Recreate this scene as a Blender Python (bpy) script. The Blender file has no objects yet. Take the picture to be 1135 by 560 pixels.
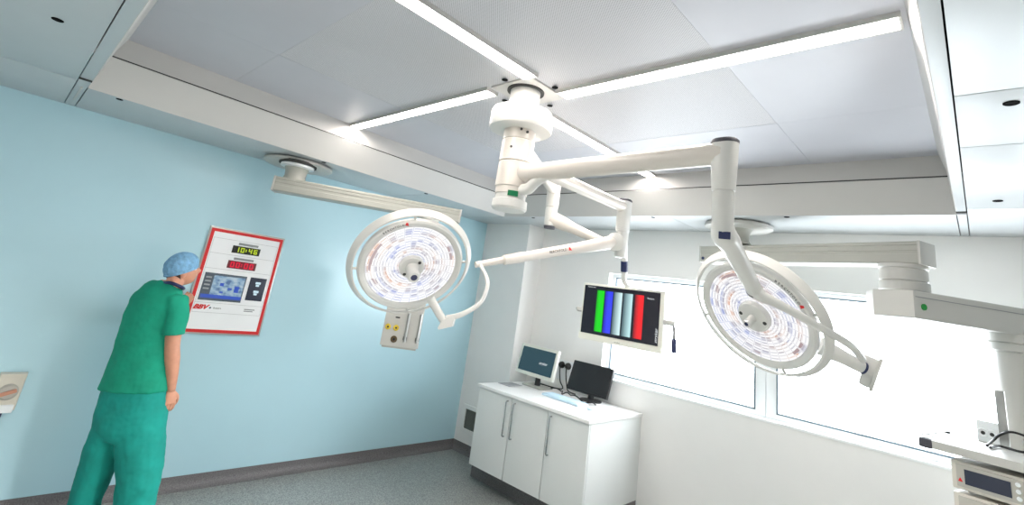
import bpy, bmesh, math, random
from mathutils import Vector, Matrix, Quaternion
random.seed(7)
PI = math.pi
C = bpy.context.scene.collection
V = Vector

# ------------------------------------------------------------------ camera
W, H = 1135, 560
FPX, CX, CY = 535.08, 567.5, 181.5
RT = V((0.67059, -0.72819, 0.14159)); DN = V((0.28620, 0.07787, -0.95500)); FW = V((0.68440, 0.68094, 0.26062))
FW.normalize(); RT = (RT - FW*RT.dot(FW)).normalized(); DN = FW.cross(RT).normalized()
C0 = V((0, 0, 1.9))
cd = bpy.data.cameras.new('camera'); cam = bpy.data.objects.new('camera', cd); C.objects.link(cam)
m3 = Matrix((RT, -DN, -FW)).transposed()
cam.matrix_world = Matrix.Translation(C0) @ m3.to_4x4()
cd.sensor_fit = 'HORIZONTAL'; cd.sensor_width = 36; cd.lens = FPX/W*36
cd.shift_x = 0; cd.shift_y = -(H/2-CY)/W; cd.clip_start = .02
bpy.context.scene.camera = cam
def ray(u, v): return RT*((u-CX)/FPX) + DN*((v-CY)/FPX) + FW
def U(u, v, t): return C0 + ray(u, v)*t
def onx(u, v, x): d = ray(u, v); return C0 + d*(x/d.x)
def ony(u, v, y): d = ray(u, v); return C0 + d*(y/d.y)
def onz(u, v, z): d = ray(u, v); return C0 + d*((z-C0.z)/d.z)

# ------------------------------------------------------------------ materials
def lin(h):
    if isinstance(h, str):
        h = h.lstrip('#'); c = [int(h[i:i+2], 16)/255 for i in (0, 2, 4)]
    else: c = h
    return tuple(x/12.92 if x <= .04045 else ((x+.055)/1.055)**2.4 for x in c) + (1,)
def N(nt, t, **kw):
    n = nt.nodes.new(t)
    for k, v in kw.items(): setattr(n, k, v)
    return n
EXPO = 2**1.84
def mat(name, col, rough=.5, metal=0, var=0, scale=8, bump=0, bscale=60, emit=None, es=1, coat=0, spec=.5):
    m = bpy.data.materials.new(name); m.use_nodes = True; nt = m.node_tree; b = nt.nodes['Principled BSDF']
    c = lin(col); b.inputs['Base Color'].default_value = c
    b.inputs['Roughness'].default_value = rough; b.inputs['Metallic'].default_value = metal
    b.inputs['Specular IOR Level'].default_value = spec
    if coat: b.inputs['Coat Weight'].default_value = coat; b.inputs['Coat Roughness'].default_value = .12
    tc = N(nt, 'ShaderNodeTexCoord')
    if var:
        no = N(nt, 'ShaderNodeTexNoise'); no.inputs['Scale'].default_value = scale; no.inputs['Detail'].default_value = 4
        nt.links.new(tc.outputs['Object'], no.inputs['Vector'])
        r = N(nt, 'ShaderNodeValToRGB')
        r.color_ramp.elements[0].position = .3; r.color_ramp.elements[1].position = .7
        r.color_ramp.elements[0].color = tuple(x*(1-var) for x in c[:3])+(1,)
        r.color_ramp.elements[1].color = tuple(min(1, x*(1+var)) for x in c[:3])+(1,)
        nt.links.new(no.outputs['Fac'], r.inputs['Fac']); nt.links.new(r.outputs['Color'], b.inputs['Base Color'])
    if bump:
        n2 = N(nt, 'ShaderNodeTexNoise'); n2.inputs['Scale'].default_value = bscale; n2.inputs['Detail'].default_value = 3
        nt.links.new(tc.outputs['Object'], n2.inputs['Vector'])
        bp = N(nt, 'ShaderNodeBump'); bp.inputs['Strength'].default_value = bump; bp.inputs['Distance'].default_value = .01
        nt.links.new(n2.outputs['Fac'], bp.inputs['Height']); nt.links.new(bp.outputs['Normal'], b.inputs['Normal'])
    if emit: b.inputs['Emission Color'].default_value = lin(emit); b.inputs['Emission Strength'].default_value = es if name == 'diffuser' else es/EXPO
    return m
def math_n(nt, op, a, b=None):
    n = N(nt, 'ShaderNodeMath', operation=op)
    for i, x in enumerate((a, b)):
        if x is None: continue
        if isinstance(x, (int, float)): n.inputs[i].default_value = x
        else: nt.links.new(x, n.inputs[i])
    return n.outputs[0]

M = {}
M['blue'] = mat('blue_wall_vinyl', '#b3d6e1', .3, var=.02, scale=1.5, bump=.03, bscale=25, coat=.15)
M['white'] = mat('white_wall_paint', '#e9e8e6', .5, var=.012, scale=3, bump=.02, bscale=80)
M['soffit'] = mat('soffit_panel', '#bfc3c5', .34, metal=.2, var=.015, scale=4, spec=.4)
M['skirt'] = mat('bulkhead_white', '#c6c4c1', .42, var=.01, scale=4)
M['canopy_side'] = mat('canopy_side', '#bfbdba', .45, var=.01)
M['gap'] = mat('shadow_gap', '#3a3a38', .8, var=.05)
M['black'] = mat('black_plastic', '#141416', .4, var=.1, scale=30)
M['cream'] = mat('lamp_enamel', '#d0cfcb', .32, var=.01, scale=6, coat=.25)
M['pink'] = mat('arm_enamel', '#cfc8c0', .34, var=.01, scale=6, coat=.2)
M['beige'] = mat('boom_enamel', '#a8a8a0', .42, var=.012, scale=6)
M['beige_lt'] = mat('boom_light_enamel', '#bdbcb7', .42, var=.012, scale=6)
M['matte'] = mat('matte_black', '#0c0c0d', .9, var=.1, spec=.1)
M['steel'] = mat('brushed_steel', '#a9aaa8', .3, metal=.9, var=.06, scale=20)
M['chrome'] = mat('satin_handle', '#a3a6a8', .25, metal=.85, var=.03)
M['frame'] = mat('window_frame', '#e6eaec', .35, var=.01)
M['gasket'] = mat('window_gasket', '#5a6b76', .5, var=.03)
M['sill'] = mat('window_sill', '#f1f3f3', .3, var=.01)
M['cab'] = mat('cabinet_laminate', '#dcdedc', .35, var=.008, scale=5)
M['top'] = mat('worktop_laminate', '#efeeec', .3, var=.01)
M['green'] = mat('scrub_cotton', '#049678', .85, var=.1, scale=9, bump=.25, bscale=14)
M['green2'] = mat('scrub_trouser_cotton', '#049084', .85, var=.1, scale=8, bump=.28, bscale=12)
M['skin'] = mat('skin', '#cf9377', .5, var=.06, scale=25, bump=.03, bscale=80)
M['cap'] = mat('cap_nonwoven', '#76a6c9', .8, var=.2, scale=40, bump=.5, bscale=45)
M['hair'] = mat('hair_brown', '#3d2a20', .6, var=.3, scale=90, bump=.4, bscale=120)
M['navy'] = mat('navy_plastic', '#1c2450', .4, var=.05)
M['red'] = mat('red_trim', '#cf1417', .45, var=.03)
M['board'] = mat('panel_face', '#eeeff1', .35, var=.01)
M['line'] = mat('panel_line', '#bfc0c2', .5, var=.02)
M['label'] = mat('panel_label', '#8d8f90', .45, var=.02)
M['dark'] = mat('dark_display', '#10150f', .25, var=.05)
M['digit_g'] = mat('digit_green', '#2a3308', .4, emit='#b7cf17', es=1.0, var=.01)
M['digit_r'] = mat('digit_red', '#3a0508', .4, emit='#f0103c', es=1.0, var=.01)
M['redglass'] = mat('red_display', '#3c050f', .3, emit='#5c0618', es=.6, var=.02)
M['scr_grey'] = mat('screen_grey', '#20262d', .3, emit='#4a5560', es=.8, var=.02)
M['scr_dark'] = mat('screen_navy', '#10141c', .3, emit='#252b3c', es=.8, var=.02)
M['scr_blue'] = mat('screen_bar_blue', '#101830', .3, emit='#2b4fb0', es=1, var=.02)
M['icon'] = mat('screen_icon', '#303840', .3, emit='#c4dfea', es=1, var=.02)
M['teal'] = mat('screen_teal', '#0b1216', .22, emit='#2b4752', es=.85, var=.02)
M['offscr'] = mat('screen_off', '#202022', .3, var=.04)
M['lite'] = mat('screen_white_text', '#303030', .4, emit='#e8eef0', es=.9, var=.01)
M['bezel'] = mat('monitor_bezel', '#dcdcd2', .4, var=.01)
M['mscr'] = mat('medical_screen', '#0c0b12', .2, emit='#181621', es=.8, var=.02)
M['ltblue'] = mat('pale_blue_plastic', '#c3dcea', .5, var=.03, scale=30)
M['paper'] = mat('printed_sheet', '#9c9da0', .6, var=.25, scale=25)
M['outlet'] = mat('outlet_plastic', '#cfcabd', .4, var=.02)
M['orange'] = mat('orange_lever', '#c08a72', .4, var=.03)
M['yellow'] = mat('yellow_outlet', '#d6bb38', .4, var=.04)
M['brown'] = mat('brown_outlet', '#5a4a30', .4, var=.08)
M['greenled'] = mat('green_label', '#0c6b42', .4, var=.05)
M['greendot'] = mat('green_button', '#0c8a34', .4, var=.03)
M['grille'] = mat('grille_grey', '#7c8079', .5, var=.03)
M['equip'] = mat('equipment_case', '#cfcac0', .38, var=.015)
M['equip2'] = mat('equipment_fascia', '#b3b0a8', .4, var=.02)
M['rubber'] = mat('dark_rubber', '#43424a', .6, var=.05)
M['ink'] = mat('dark_print', '#2b2b2b', .5, var=.05)
M['eye'] = mat('eye_white', '#e8e6e2', .2, var=.02)
M['tube'] = mat('diffuser', '#ffffff', .4, emit='#fff7f0', es=14, var=.001)

def floor_mat():
    m = mat('vinyl_floor', '#7d8484', .32, bump=.04, bscale=120, coat=.1); nt = m.node_tree; b = nt.nodes['Principled BSDF']
    tc = N(nt, 'ShaderNodeTexCoord'); v = N(nt, 'ShaderNodeTexVoronoi'); v.inputs['Scale'].default_value = 160
    nt.links.new(tc.outputs['Object'], v.inputs['Vector'])
    r = N(nt, 'ShaderNodeValToRGB'); e = r.color_ramp.elements
    e[0].position = .0; e[0].color = lin('#696c6b'); e[1].position = 1; e[1].color = lin('#b2b4b0')
    x = e.new(.5); x.color = lin('#8d908d')
    s = N(nt, 'ShaderNodeSeparateColor'); nt.links.new(v.outputs['Color'], s.inputs[0])
    nt.links.new(s.outputs[0], r.inputs['Fac']); nt.links.new(r.outputs['Color'], b.inputs['Base Color'])
    return m
M['floor'] = floor_mat()
def base_mat():
    m = mat('coved_skirting', '#5c6060', .45, bump=.04, bscale=120); nt = m.node_tree; b = nt.nodes['Principled BSDF']
    tc = N(nt, 'ShaderNodeTexCoord'); v = N(nt, 'ShaderNodeTexNoise'); v.inputs['Scale'].default_value = 140
    nt.links.new(tc.outputs['Object'], v.inputs['Vector'])
    r = N(nt, 'ShaderNodeValToRGB'); e = r.color_ramp.elements
    e[0].position = .3; e[0].color = lin('#555253'); e[1].position = .7; e[1].color = lin('#7c7879')
    nt.links.new(v.outputs['Fac'], r.inputs['Fac']); nt.links.new(r.outputs['Color'], b.inputs['Base Color'])
    return m
M['skirting'] = base_mat()

def perf_mat():   # satin panels punched with fine round holes
    m = mat('perforated_panel', '#cfcfd2', .5, spec=.3); nt = m.node_tree; b = nt.nodes['Principled BSDF']
    tc = N(nt, 'ShaderNodeTexCoord'); sp = N(nt, 'ShaderNodeSeparateXYZ'); nt.links.new(tc.outputs['Object'], sp.inputs[0])
    s = .014
    a = math_n(nt, 'ADD', sp.outputs[0], sp.outputs[1]); d = math_n(nt, 'SUBTRACT', sp.outputs[0], sp.outputs[1])
    fa = math_n(nt, 'SUBTRACT', math_n(nt, 'FRACT', math_n(nt, 'DIVIDE', a, s)), .5)
    fd = math_n(nt, 'SUBTRACT', math_n(nt, 'FRACT', math_n(nt, 'DIVIDE', d, s)), .5)
    rr = math_n(nt, 'SQRT', math_n(nt, 'ADD', math_n(nt, 'MULTIPLY', fa, fa), math_n(nt, 'MULTIPLY', fd, fd)))
    hole = math_n(nt, 'LESS_THAN', rr, .23)
    mx = N(nt, 'ShaderNodeMixRGB'); mx.inputs[1].default_value = lin('#c6c6ca'); mx.inputs[2].default_value = lin('#8d8d92')
    nt.links.new(hole, mx.inputs[0]); nt.links.new(mx.outputs[0], b.inputs['Base Color'])
    return m
M['perf'] = perf_mat()
M['plain'] = mat('satin_ceiling_panel', '#bbbcc3', .4, var=.02, scale=3, spec=.35)

def lens_mat():   # rings and spokes of LED reflectors; u = angle, v = radius
    m = bpy.data.materials.new('led_reflector_lens'); m.use_nodes = True; nt = m.node_tree; b = nt.nodes['Principled BSDF']
    uv = N(nt, 'ShaderNodeUVMap'); sp = N(nt, 'ShaderNodeSeparateXYZ'); nt.links.new(uv.outputs[0], sp.inputs[0])
    au = math_n(nt, 'ADD', math_n(nt, 'MULTIPLY', sp.outputs[0], 30), math_n(nt, 'MULTIPLY', sp.outputs[1], .6)); av = math_n(nt, 'MULTIPLY', sp.outputs[1], 12)
    cu = math_n(nt, 'FLOOR', au); cv = math_n(nt, 'FLOOR', av); fu = math_n(nt, 'FRACT', au); fv = math_n(nt, 'FRACT', av)
    cb = N(nt, 'ShaderNodeCombineXYZ'); nt.links.new(cu, cb.inputs[0]); nt.links.new(cv, cb.inputs[1])
    wn = N(nt, 'ShaderNodeTexWhiteNoise', noise_dimensions='2D'); nt.links.new(cb.outputs[0], wn.inputs['Vector'])
    big = N(nt, 'ShaderNodeTexNoise'); big.inputs['Scale'].default_value = 3.5; big.inputs['Detail'].default_value = 1; nt.links.new(uv.outputs[0], big.inputs['Vector'])
    hue = N(nt, 'ShaderNodeValToRGB'); e = hue.color_ramp.elements
    e[0].position = .36; e[0].color = lin('#7488d0'); e[1].position = .64; e[1].color = lin('#d79a72')
    for p, c in ((.45, '#9598b4'), (.55, '#ab9fa6')):
        x = e.new(p); x.color = lin(c)
    nt.links.new(big.outputs['Fac'], hue.inputs['Fac'])
    arc = math_n(nt, 'MULTIPLY', math_n(nt, 'LESS_THAN', fv, .42), math_n(nt, 'ADD', .25, math_n(nt, 'MULTIPLY', wn.outputs['Value'], .75)))
    cell = math_n(nt, 'MULTIPLY', math_n(nt, 'GREATER_THAN', wn.outputs['Value'], .8), .55)
    fac = math_n(nt, 'MAXIMUM', arc, cell)
    spoke = math_n(nt, 'GREATER_THAN', fu, .2)
    fac = math_n(nt, 'MULTIPLY', fac, spoke)
    thin = math_n(nt, 'MULTIPLY', math_n(nt, 'LESS_THAN', math_n(nt, 'ABSOLUTE', math_n(nt, 'SUBTRACT', fu, .1)), .035), .75)
    fac = math_n(nt, 'MAXIMUM', fac, thin)
    mx = N(nt, 'ShaderNodeMixRGB'); mx.inputs[1].default_value = lin('#ffffff'); nt.links.new(fac, mx.inputs[0]); nt.links.new(hue.outputs[0], mx.inputs[2])
    rimb = math_n(nt, 'MULTIPLY', math_n(nt, 'GREATER_THAN', sp.outputs[1], .82), math_n(nt, 'LESS_THAN', sp.outputs[1], .91))
    rimb = math_n(nt, 'MULTIPLY', rimb, math_n(nt, 'GREATER_THAN', math_n(nt, 'ADD', math_n(nt, 'MULTIPLY', wn.outputs['Value'], .3), big.outputs['Fac']), .77))
    m2 = N(nt, 'ShaderNodeMixRGB'); m2.inputs[2].default_value = lin('#a58a8c'); nt.links.new(rimb, m2.inputs[0]); nt.links.new(mx.outputs[0], m2.inputs[1])
    b.inputs['Base Color'].default_value = (.1, .1, .11, 1); nt.links.new(m2.outputs[0], b.inputs['Emission Color'])
    b.inputs['Emission Strength'].default_value = .93/EXPO; b.inputs['Roughness'].default_value = .2
    return m
M['lens'] = lens_mat()

def bar_mat(name, dark, light, x0=0., x1=1.):   # test-pattern bar, its own gradient from edge to edge
    m = bpy.data.materials.new(name); m.use_nodes = True; nt = m.node_tree; b = nt.nodes['Principled BSDF']
    uv = N(nt, 'ShaderNodeUVMap'); sp = N(nt, 'ShaderNodeSeparateXYZ'); nt.links.new(uv.outputs[0], sp.inputs[0])
    r = N(nt, 'ShaderNodeValToRGB'); e = r.color_ramp.elements
    e[0].position = x0; e[0].color = lin(dark); e[1].position = x1; e[1].color = lin(light)
    nt.links.new(sp.outputs[0], r.inputs['Fac']); nt.links.new(r.outputs[0], b.inputs['Emission Color'])
    b.inputs['Emission Strength'].default_value = .95/EXPO; b.inputs['Base Color'].default_value = (.01, .01, .01, 1); b.inputs['Roughness'].default_value = .25
    return m
def xray_mat():
    m = bpy.data.materials.new('screen_picture'); m.use_nodes = True; nt = m.node_tree; b = nt.nodes['Principled BSDF']
    uv = N(nt, 'ShaderNodeUVMap'); no = N(nt, 'ShaderNodeTexNoise'); no.inputs['Scale'].default_value = 5; no.inputs['Detail'].default_value = 5
    nt.links.new(uv.outputs[0], no.inputs['Vector'])
    r = N(nt, 'ShaderNodeValToRGB'); e = r.color_ramp.elements
    e[0].position = .36; e[0].color = lin('#4d6f9d'); e[1].position = .62; e[1].color = lin('#b9cfdc'); x = e.new(.47); x.color = lin('#86acc8')
    nt.links.new(no.outputs['Fac'], r.inputs['Fac']); nt.links.new(r.outputs[0], b.inputs['Emission Color'])
    b.inputs['Emission Strength'].default_value = .8/EXPO; b.inputs['Base Color'].default_value = (.02, .02, .02, 1)
    return m
M['picture'] = xray_mat()
def glass_mat():
    m = bpy.data.materials.new('window_glass'); m.use_nodes = True; nt = m.node_tree
    for n in list(nt.nodes): nt.nodes.remove(n)
    o = N(nt, 'ShaderNodeOutputMaterial'); t = N(nt, 'ShaderNodeBsdfTransparent'); t.inputs[0].default_value = (.95, .98, 1, 1)
    g = N(nt, 'ShaderNodeBsdfGlossy'); g.inputs['Roughness'].default_value = .05
    mx = N(nt, 'ShaderNodeMixShader'); mx.inputs[0].default_value = .05
    nt.links.new(t.outputs[0], mx.inputs[1]); nt.links.new(g.outputs[0], mx.inputs[2]); nt.links.new(mx.outputs[0], o.inputs[0])
    return m
M['glass'] = glass_mat()

# ------------------------------------------------------------------ mesh helpers
class B:
    def __init__(s): s.bm = bmesh.new()
    def box(s, c, d, bev=0, mtx=None, seg=2):
        t = bmesh.new(); bmesh.ops.create_cube(t, size=1)
        bmesh.ops.scale(t, vec=d, verts=t.verts)
        if bev: bmesh.ops.bevel(t, geom=list(t.edges), offset=min(bev, min(d)*.45), segments=seg, affect='EDGES', profile=.7)
        mm = Matrix.Translation(c)
        if mtx is not None: mm = mtx @ mm
        bmesh.ops.transform(t, matrix=mm, verts=t.verts); s._add(t); return s
    def _add(s, t):
        me = bpy.data.meshes.new('t'); t.to_mesh(me); t.free(); s.bm.from_mesh(me); bpy.data.meshes.remove(me)
    def lathe(s, prof, mtx=None, n=48, close=True):
        bm = s.bm; rings = []
        for r, z in prof:
            if r < 1e-6: rings.append([bm.verts.new(_t(mtx, V((0, 0, z))))])
            else: rings.append([bm.verts.new(_t(mtx, V((r*math.cos(2*PI*i/n), r*math.sin(2*PI*i/n), z)))) for i in range(n)])
        for a, b in zip(rings, rings[1:]):
            for i in range(n):
                j = (i+1) % n
                if len(a) == 1 and len(b) == 1: continue
                if len(a) == 1: bm.faces.new((a[0], b[i], b[j]))
                elif len(b) == 1: bm.faces.new((a[i], b[0], a[j]))
                else: bm.faces.new((a[i], b[i], b[j], a[j]))
        return s
    def ringlathe(s, prof, mtx=None, n=64):      # closed cross-section swept round the axis
        return s.lathe(list(prof)+[prof[0]], mtx, n)
    def loft(s, rings, cap=True):
        bm = s.bm; rr = [[bm.verts.new(p) for p in r] for r in rings]; n = len(rr[0])
        for a, b in zip(rr, rr[1:]):
            for i in range(n):
                j = (i+1) % n; bm.faces.new((a[i], a[j], b[j], b[i]))
        if cap: bm.faces.new(rr[0][::-1]); bm.faces.new(rr[-1])
        return s
    def tube(s, pts, rad, n=16, sub=1, cap=True, up=None, flat=None):
        if sub > 1: pts, rad = smooth_path(pts, rad, sub)
        if not hasattr(rad, '__len__'): rad = [rad]*len(pts)
        rings = []; prev = None
        for i, p in enumerate(pts):
            p = V(p); a = V(pts[max(i-1, 0)]); b = V(pts[min(i+1, len(pts)-1)]); t = (b-a).normalized()
            if prev is None:
                q = V(up) if up is not None else (V((0, 0, 1)) if abs(t.z) < .9 else V((1, 0, 0)))
            else: q = prev
            q = (q - t*q.dot(t)).normalized(); prev = q; w = t.cross(q)
            fl = flat if flat is not None else 1
            rings.append([p + (q*math.cos(2*PI*k/n)*fl + w*math.sin(2*PI*k/n))*rad[i] for k in range(n)])
        return s.loft(rings, cap)
    def ell(s, c, r, mtx=None, nu=24, nv=16):
        prof = [(math.sin(PI*i/nv), -math.cos(PI*i/nv)) for i in range(nv+1)]; prof[0] = (0, -1); prof[-1] = (0, 1)
        m = Matrix.Translation(c) @ (mtx.to_4x4() if mtx is not None else Matrix.Identity(4)) @ Matrix.Diagonal((*r, 1))
        return s.lathe(prof, m, nu)
    def quad(s, pts, uv=True):
        vs = [s.bm.verts.new(p) for p in pts]; f = s.bm.faces.new(vs)
        if uv:
            l = s.bm.loops.layers.uv.verify()
            for lp, c in zip(f.loops, ((0, 0), (1, 0), (1, 1), (0, 1))): lp[l].uv = c
        return s
def _t(m, p): return p if m is None else m @ p
def smooth_path(pts, rad, sub):
    pts = [V(p) for p in pts]; n = len(pts)
    if not hasattr(rad, '__len__'): rad = [rad]*n
    out, ro = [], []
    for i in range(n-1):
        p0, p1, p2, p3 = pts[max(i-1, 0)], pts[i], pts[i+1], pts[min(i+2, n-1)]
        for k in range(sub):
            t = k/sub
            out.append(.5*((2*p1)+(p2-p0)*t+(2*p0-5*p1+4*p2-p3)*t*t+(3*p1-p0-3*p2+p3)*t**3)); ro.append(rad[i]*(1-t)+rad[i+1]*t)
    out.append(pts[-1]); ro.append(rad[-1]); return out, ro

def obj(name, b, m, parent=None, smooth=True, label=None, recalc=True):
    bm = b.bm if isinstance(b, B) else b
    if recalc: bmesh.ops.recalc_face_normals(bm, faces=bm.faces)
    me = bpy.data.meshes.new(name); bm.to_mesh(me); bm.free(); me.materials.append(m)
    o = bpy.data.objects.new(name, me); C.objects.link(o)
    if smooth:
        for p in me.polygons: p.use_smooth = True
        me.set_sharp_from_angle(angle=math.radians(38))
    if parent is not None:
        o.parent = parent
        if parent.type == 'EMPTY': o.matrix_parent_inverse = Matrix.Translation(-parent.location)
        elif 'origin' in parent: o.matrix_parent_inverse = Matrix.Translation(-V(parent['origin'][:]))
    else:
        xs = [v.co for v in me.vertices]
        c = V(((min(v.x for v in xs)+max(v.x for v in xs))/2, (min(v.y for v in xs)+max(v.y for v in xs))/2, min(v.z for v in xs)))
        me.transform(Matrix.Translation(-c)); o.location = c
    if label: o['label'] = label
    return o
def struct(name, b, m, smooth=True):
    o = obj(name, b, m, None, smooth); o['kind'] = 'structure'; return o
def spart(name, b, m, parent):
    o = obj(name, b, m, None); o.parent = parent; o.matrix_parent_inverse = Matrix.Translation(-parent.location); return o
def tag(o, label, cat, group=None):
    o['label'] = label; o['category'] = cat
    if group: o['group'] = group
    return o
def thing(name, loc, label, cat, group=None):
    o = bpy.data.objects.new(name, None); C.objects.link(o); o.location = V(loc); o.empty_display_size = .1
    return tag(o, label, cat, group)
def frame(c, x, y, z): # columns
    m = Matrix((x, y, z)).transposed().to_4x4(); m.translation = V(c); return m
def zframe(c, z, hint=(0, 0, 1)):
    z = V(z).normalized(); h = V(hint)
    if abs(h.normalized().dot(z)) > .98: h = V((1, 0, 0))
    x = h.cross(z).normalized(); y = z.cross(x); return frame(c, x, y, z)
def text(name, s, size, m, mtx, parent, depth=.0006, shear=0, align='CENTER', xs=1, label=None, bold=0):
    cu = bpy.data.curves.new('t', 'FONT'); cu.body = s; cu.size = size; cu.align_x = align; cu.align_y = 'CENTER'; cu.extrude = depth; cu.shear = shear; cu.offset = bold
    cu.resolution_u = 3
    to = bpy.data.objects.new('t', cu); me = bpy.data.meshes.new_from_object(to); bpy.data.objects.remove(to); bpy.data.curves.remove(cu)
    bm = bmesh.new(); bm.from_mesh(me); bpy.data.meshes.remove(me)
    bmesh.ops.scale(bm, vec=(xs, 1, 1), verts=bm.verts); bmesh.ops.transform(bm, matrix=mtx, verts=bm.verts)
    return obj(name, bm, m, parent, False, label)
def remesh(o, vox, it=4, fac=.5):
    r = o.modifiers.new('r', 'REMESH'); r.mode = 'VOXEL'; r.voxel_size = vox; r.use_smooth_shade = True
    s = o.modifiers.new('s', 'SMOOTH'); s.iterations = it; s.factor = fac

# ------------------------------------------------------------------ room shell
YB, XW, XC = 4.88, 4.9, 4.6          # blue wall, window wall, boxed-out corner
YC = 4.096; ZS, ZC = 2.80, 3.16      # soffit height, canopy ceiling height
X0, Y0 = -2.4, -2.4
struct('floor', B().box(((X0+XW)/2, (Y0+YB)/2, -.05), (XW-X0+.4, YB-Y0+.4, .1)), M['floor'])
struct('wall_left', B().box(((X0+XC)/2+.2, YB+.06, 1.6), (XC-X0+.6, .12, 3.3)), M['blue'])
struct('wall_corner', B().box((XC+.2, (YC+YB)/2, 1.6), (.4, YB-YC, 3.2)), M['white'])
struct('wall_near', B().box((X0-.06, (Y0+YB)/2, 1.6), (.12, YB-Y0+.3, 3.3)), M['white'])
struct('wall_right', B().box(((X0+XW)/2, Y0-.06, 1.6), (XW-X0+.3, .12, 3.3)), M['white'])
WZ0, WZ1, WY0, WY1 = 1.18, 2.305, -.75, 3.105
wt = .16
b = B()
b.box((XW+wt/2, (Y0+YB)/2, WZ0/2), (wt, YB-Y0+.2, WZ0))
b.box((XW+wt/2, (Y0+YB)/2, (WZ1+3.3)/2), (wt, YB-Y0+.2, 3.3-WZ1))
b.box((XW+wt/2, (WY1+YB)/2, (WZ0+WZ1)/2), (wt, YB-WY1+.1, WZ1-WZ0))
b.box((XW+wt/2, (Y0+WY0)/2, (WZ0+WZ1)/2), (wt, WY0-Y0+.1, WZ1-WZ0))
struct('wall_window', b, M['white'])
# skirting (coved vinyl turned up the wall)
def skirting(name, p, q, n):
    p, q, n = V(p), V(q), V(n); rings = []
    prof = [(0, 0), (0, .1), (.005, .1), (.007, .06), (.013, .03), (.03, .012), (.055, .002), (.055, 0)]
    for e in (p, q): rings.append([e + n*a + V((0, 0, z)) for a, z in prof])
    struct(name, B().loft(rings), M['skirting'])
skirting('baseboard_left', (X0, YB, 0), (XC, YB, 0), (0, -1, 0))
skirting('baseboard_corner', (XC, YB, 0), (XC, YC, 0), (-1, 0, 0))
skirting('baseboard_return', (XC, YC, 0), (XW, YC, 0), (0, -1, 0))
skirting('baseboard_window', (XW, YC, 0), (XW, Y0, 0), (-1, 0, 0))

# windows: one long opening, two lights split by a mullion
def window(name, y0, y1, seen=True):
    xf = 5.0; fw = .085
    b = B()
    zc, hh = (WZ0+WZ1)/2, WZ1-WZ0
    b.box((xf+.03, (y0+y1)/2, WZ0+.03), (.06, y1-y0, .06), .006)
    b.box((xf+.03, (y0+y1)/2, WZ1-.02), (.06, y1-y0, .04), .006)
    b.box((xf+.03, y0+fw/2, zc), (.058, fw, hh-.001), .006)
    b.box((xf+.03, y1-fw/2, zc), (.058, fw, hh-.001), .006)
    f = struct(name, b, M['frame'])
    a0, a1, c0, c1 = y0+fw, y1-fw, WZ0+.06, WZ1-.04; g = B(); s = .012
    g.box((xf+.012, (a0+a1)/2, c0+s/2), (.03, a1-a0, s)); g.box((xf+.012, (a0+a1)/2, c1-s/2), (.03, a1-a0, s))
    g.box((xf+.012, a0+s/2, (c0+c1)/2), (.03, s, c1-c0)); g.box((xf+.012, a1-s/2, (c0+c1)/2), (.03, s, c1-c0))
    spart('glazing_bead', g, M['gasket'], f)
    spart('pane', B().box((xf+.02, (a0+a1)/2, (c0+c1)/2), (.006, a1-a0-.004, c1-c0-.004)), M['glass'], f)
    return f
YM = 1.43
window('window_1', YM+.0, WY1)
window('window_2', WY0, YM-.002)
struct('trim_1', B().box((XW+.045, (WY0+WY1)/2, WZ0+.004), (.11, WY1-WY0-.004, .02), .004), M['sill'])   # sill board

# ------------------------------------------------------------------ ceiling
GX0, GX1, GY0, GY1 = .20, 3.98, .075, 3.965       # inner edge at the shadow gap (z 3.0)
EX0, EX1, EY0, EY1 = .158, 4.14, .058, 4.115       # lower edge of the flared bulkhead (z 2.8)
UX0, UX1, UY0, UY1 = .25, 3.985, .115, 3.972      # top of the recess
# canopy ceiling built of panels with fine seams between them: nine fields
xs_ = [UX0-.03, .917, 3.10, UX1+.03]; ys_ = [UY0-.03, .83, 3.14, UY1+.03]
k = 0
for i in range(3):
    for j in range(3):
        xa, xb, ya, yb = xs_[i], xs_[i+1], ys_[j], ys_[j+1]
        mid = (i == 1 and j == 1)
        if mid: continue
        k += 1
        struct('ceiling.%03d' % k if k > 1 else 'ceiling', B().box(((xa+xb)/2, (ya+yb)/2, ZC+.02), (xb-xa-.0016, yb-ya-.0016, .04)), M['plain'])
# four perforated fields around the light cross
struct('ceiling_perforated', B().box(((xs_[1]+xs_[2])/2, (ys_[1]+ys_[2])/2, ZC+.021), (xs_[2]-xs_[1]-.0016, ys_[2]-ys_[1]-.0016, .04)), M['perf'])
struct('ceiling_void', B().box((2.1, 2.05, ZC+.07), (4.1, 4.15, .05)), M['gap'])
def ring4(inner, zi, outer, zo):
    a = [(inner[0], inner[2], zi), (inner[1], inner[2], zi), (inner[1], inner[3], zi), (inner[0], inner[3], zi)]
    o = [(outer[0], outer[2], zo), (outer[1], outer[2], zo), (outer[1], outer[3], zo), (outer[0], outer[3], zo)]
    return [V(p) for p in a], [V(p) for p in o]
def strip_trim(name, inner, zi, outer, zo, m, th=.012):
    a, o = ring4(inner, zi, outer, zo)
    for i in range(4):
        j = (i+1) % 4
        n = (o[j]-o[i]).cross(a[i]-o[i]).normalized()
        cen = V((2.1, 2.05, 2.0))
        if n.dot(cen-a[i]) > 0: n = -n
        bb = B(); q = [o[i], o[j], a[j], a[i]]
        bb.loft([q, [p+n*th for p in q]])
        globals()['TN'] = globals().get('TN', 1) + 1
        struct('trim_%d' % TN, bb, m, False)
strip_trim('u', (UX0, UX1, UY0, UY1), ZC, (GX0, GX1, GY0, GY1), 3.02, M['canopy_side'])
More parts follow.
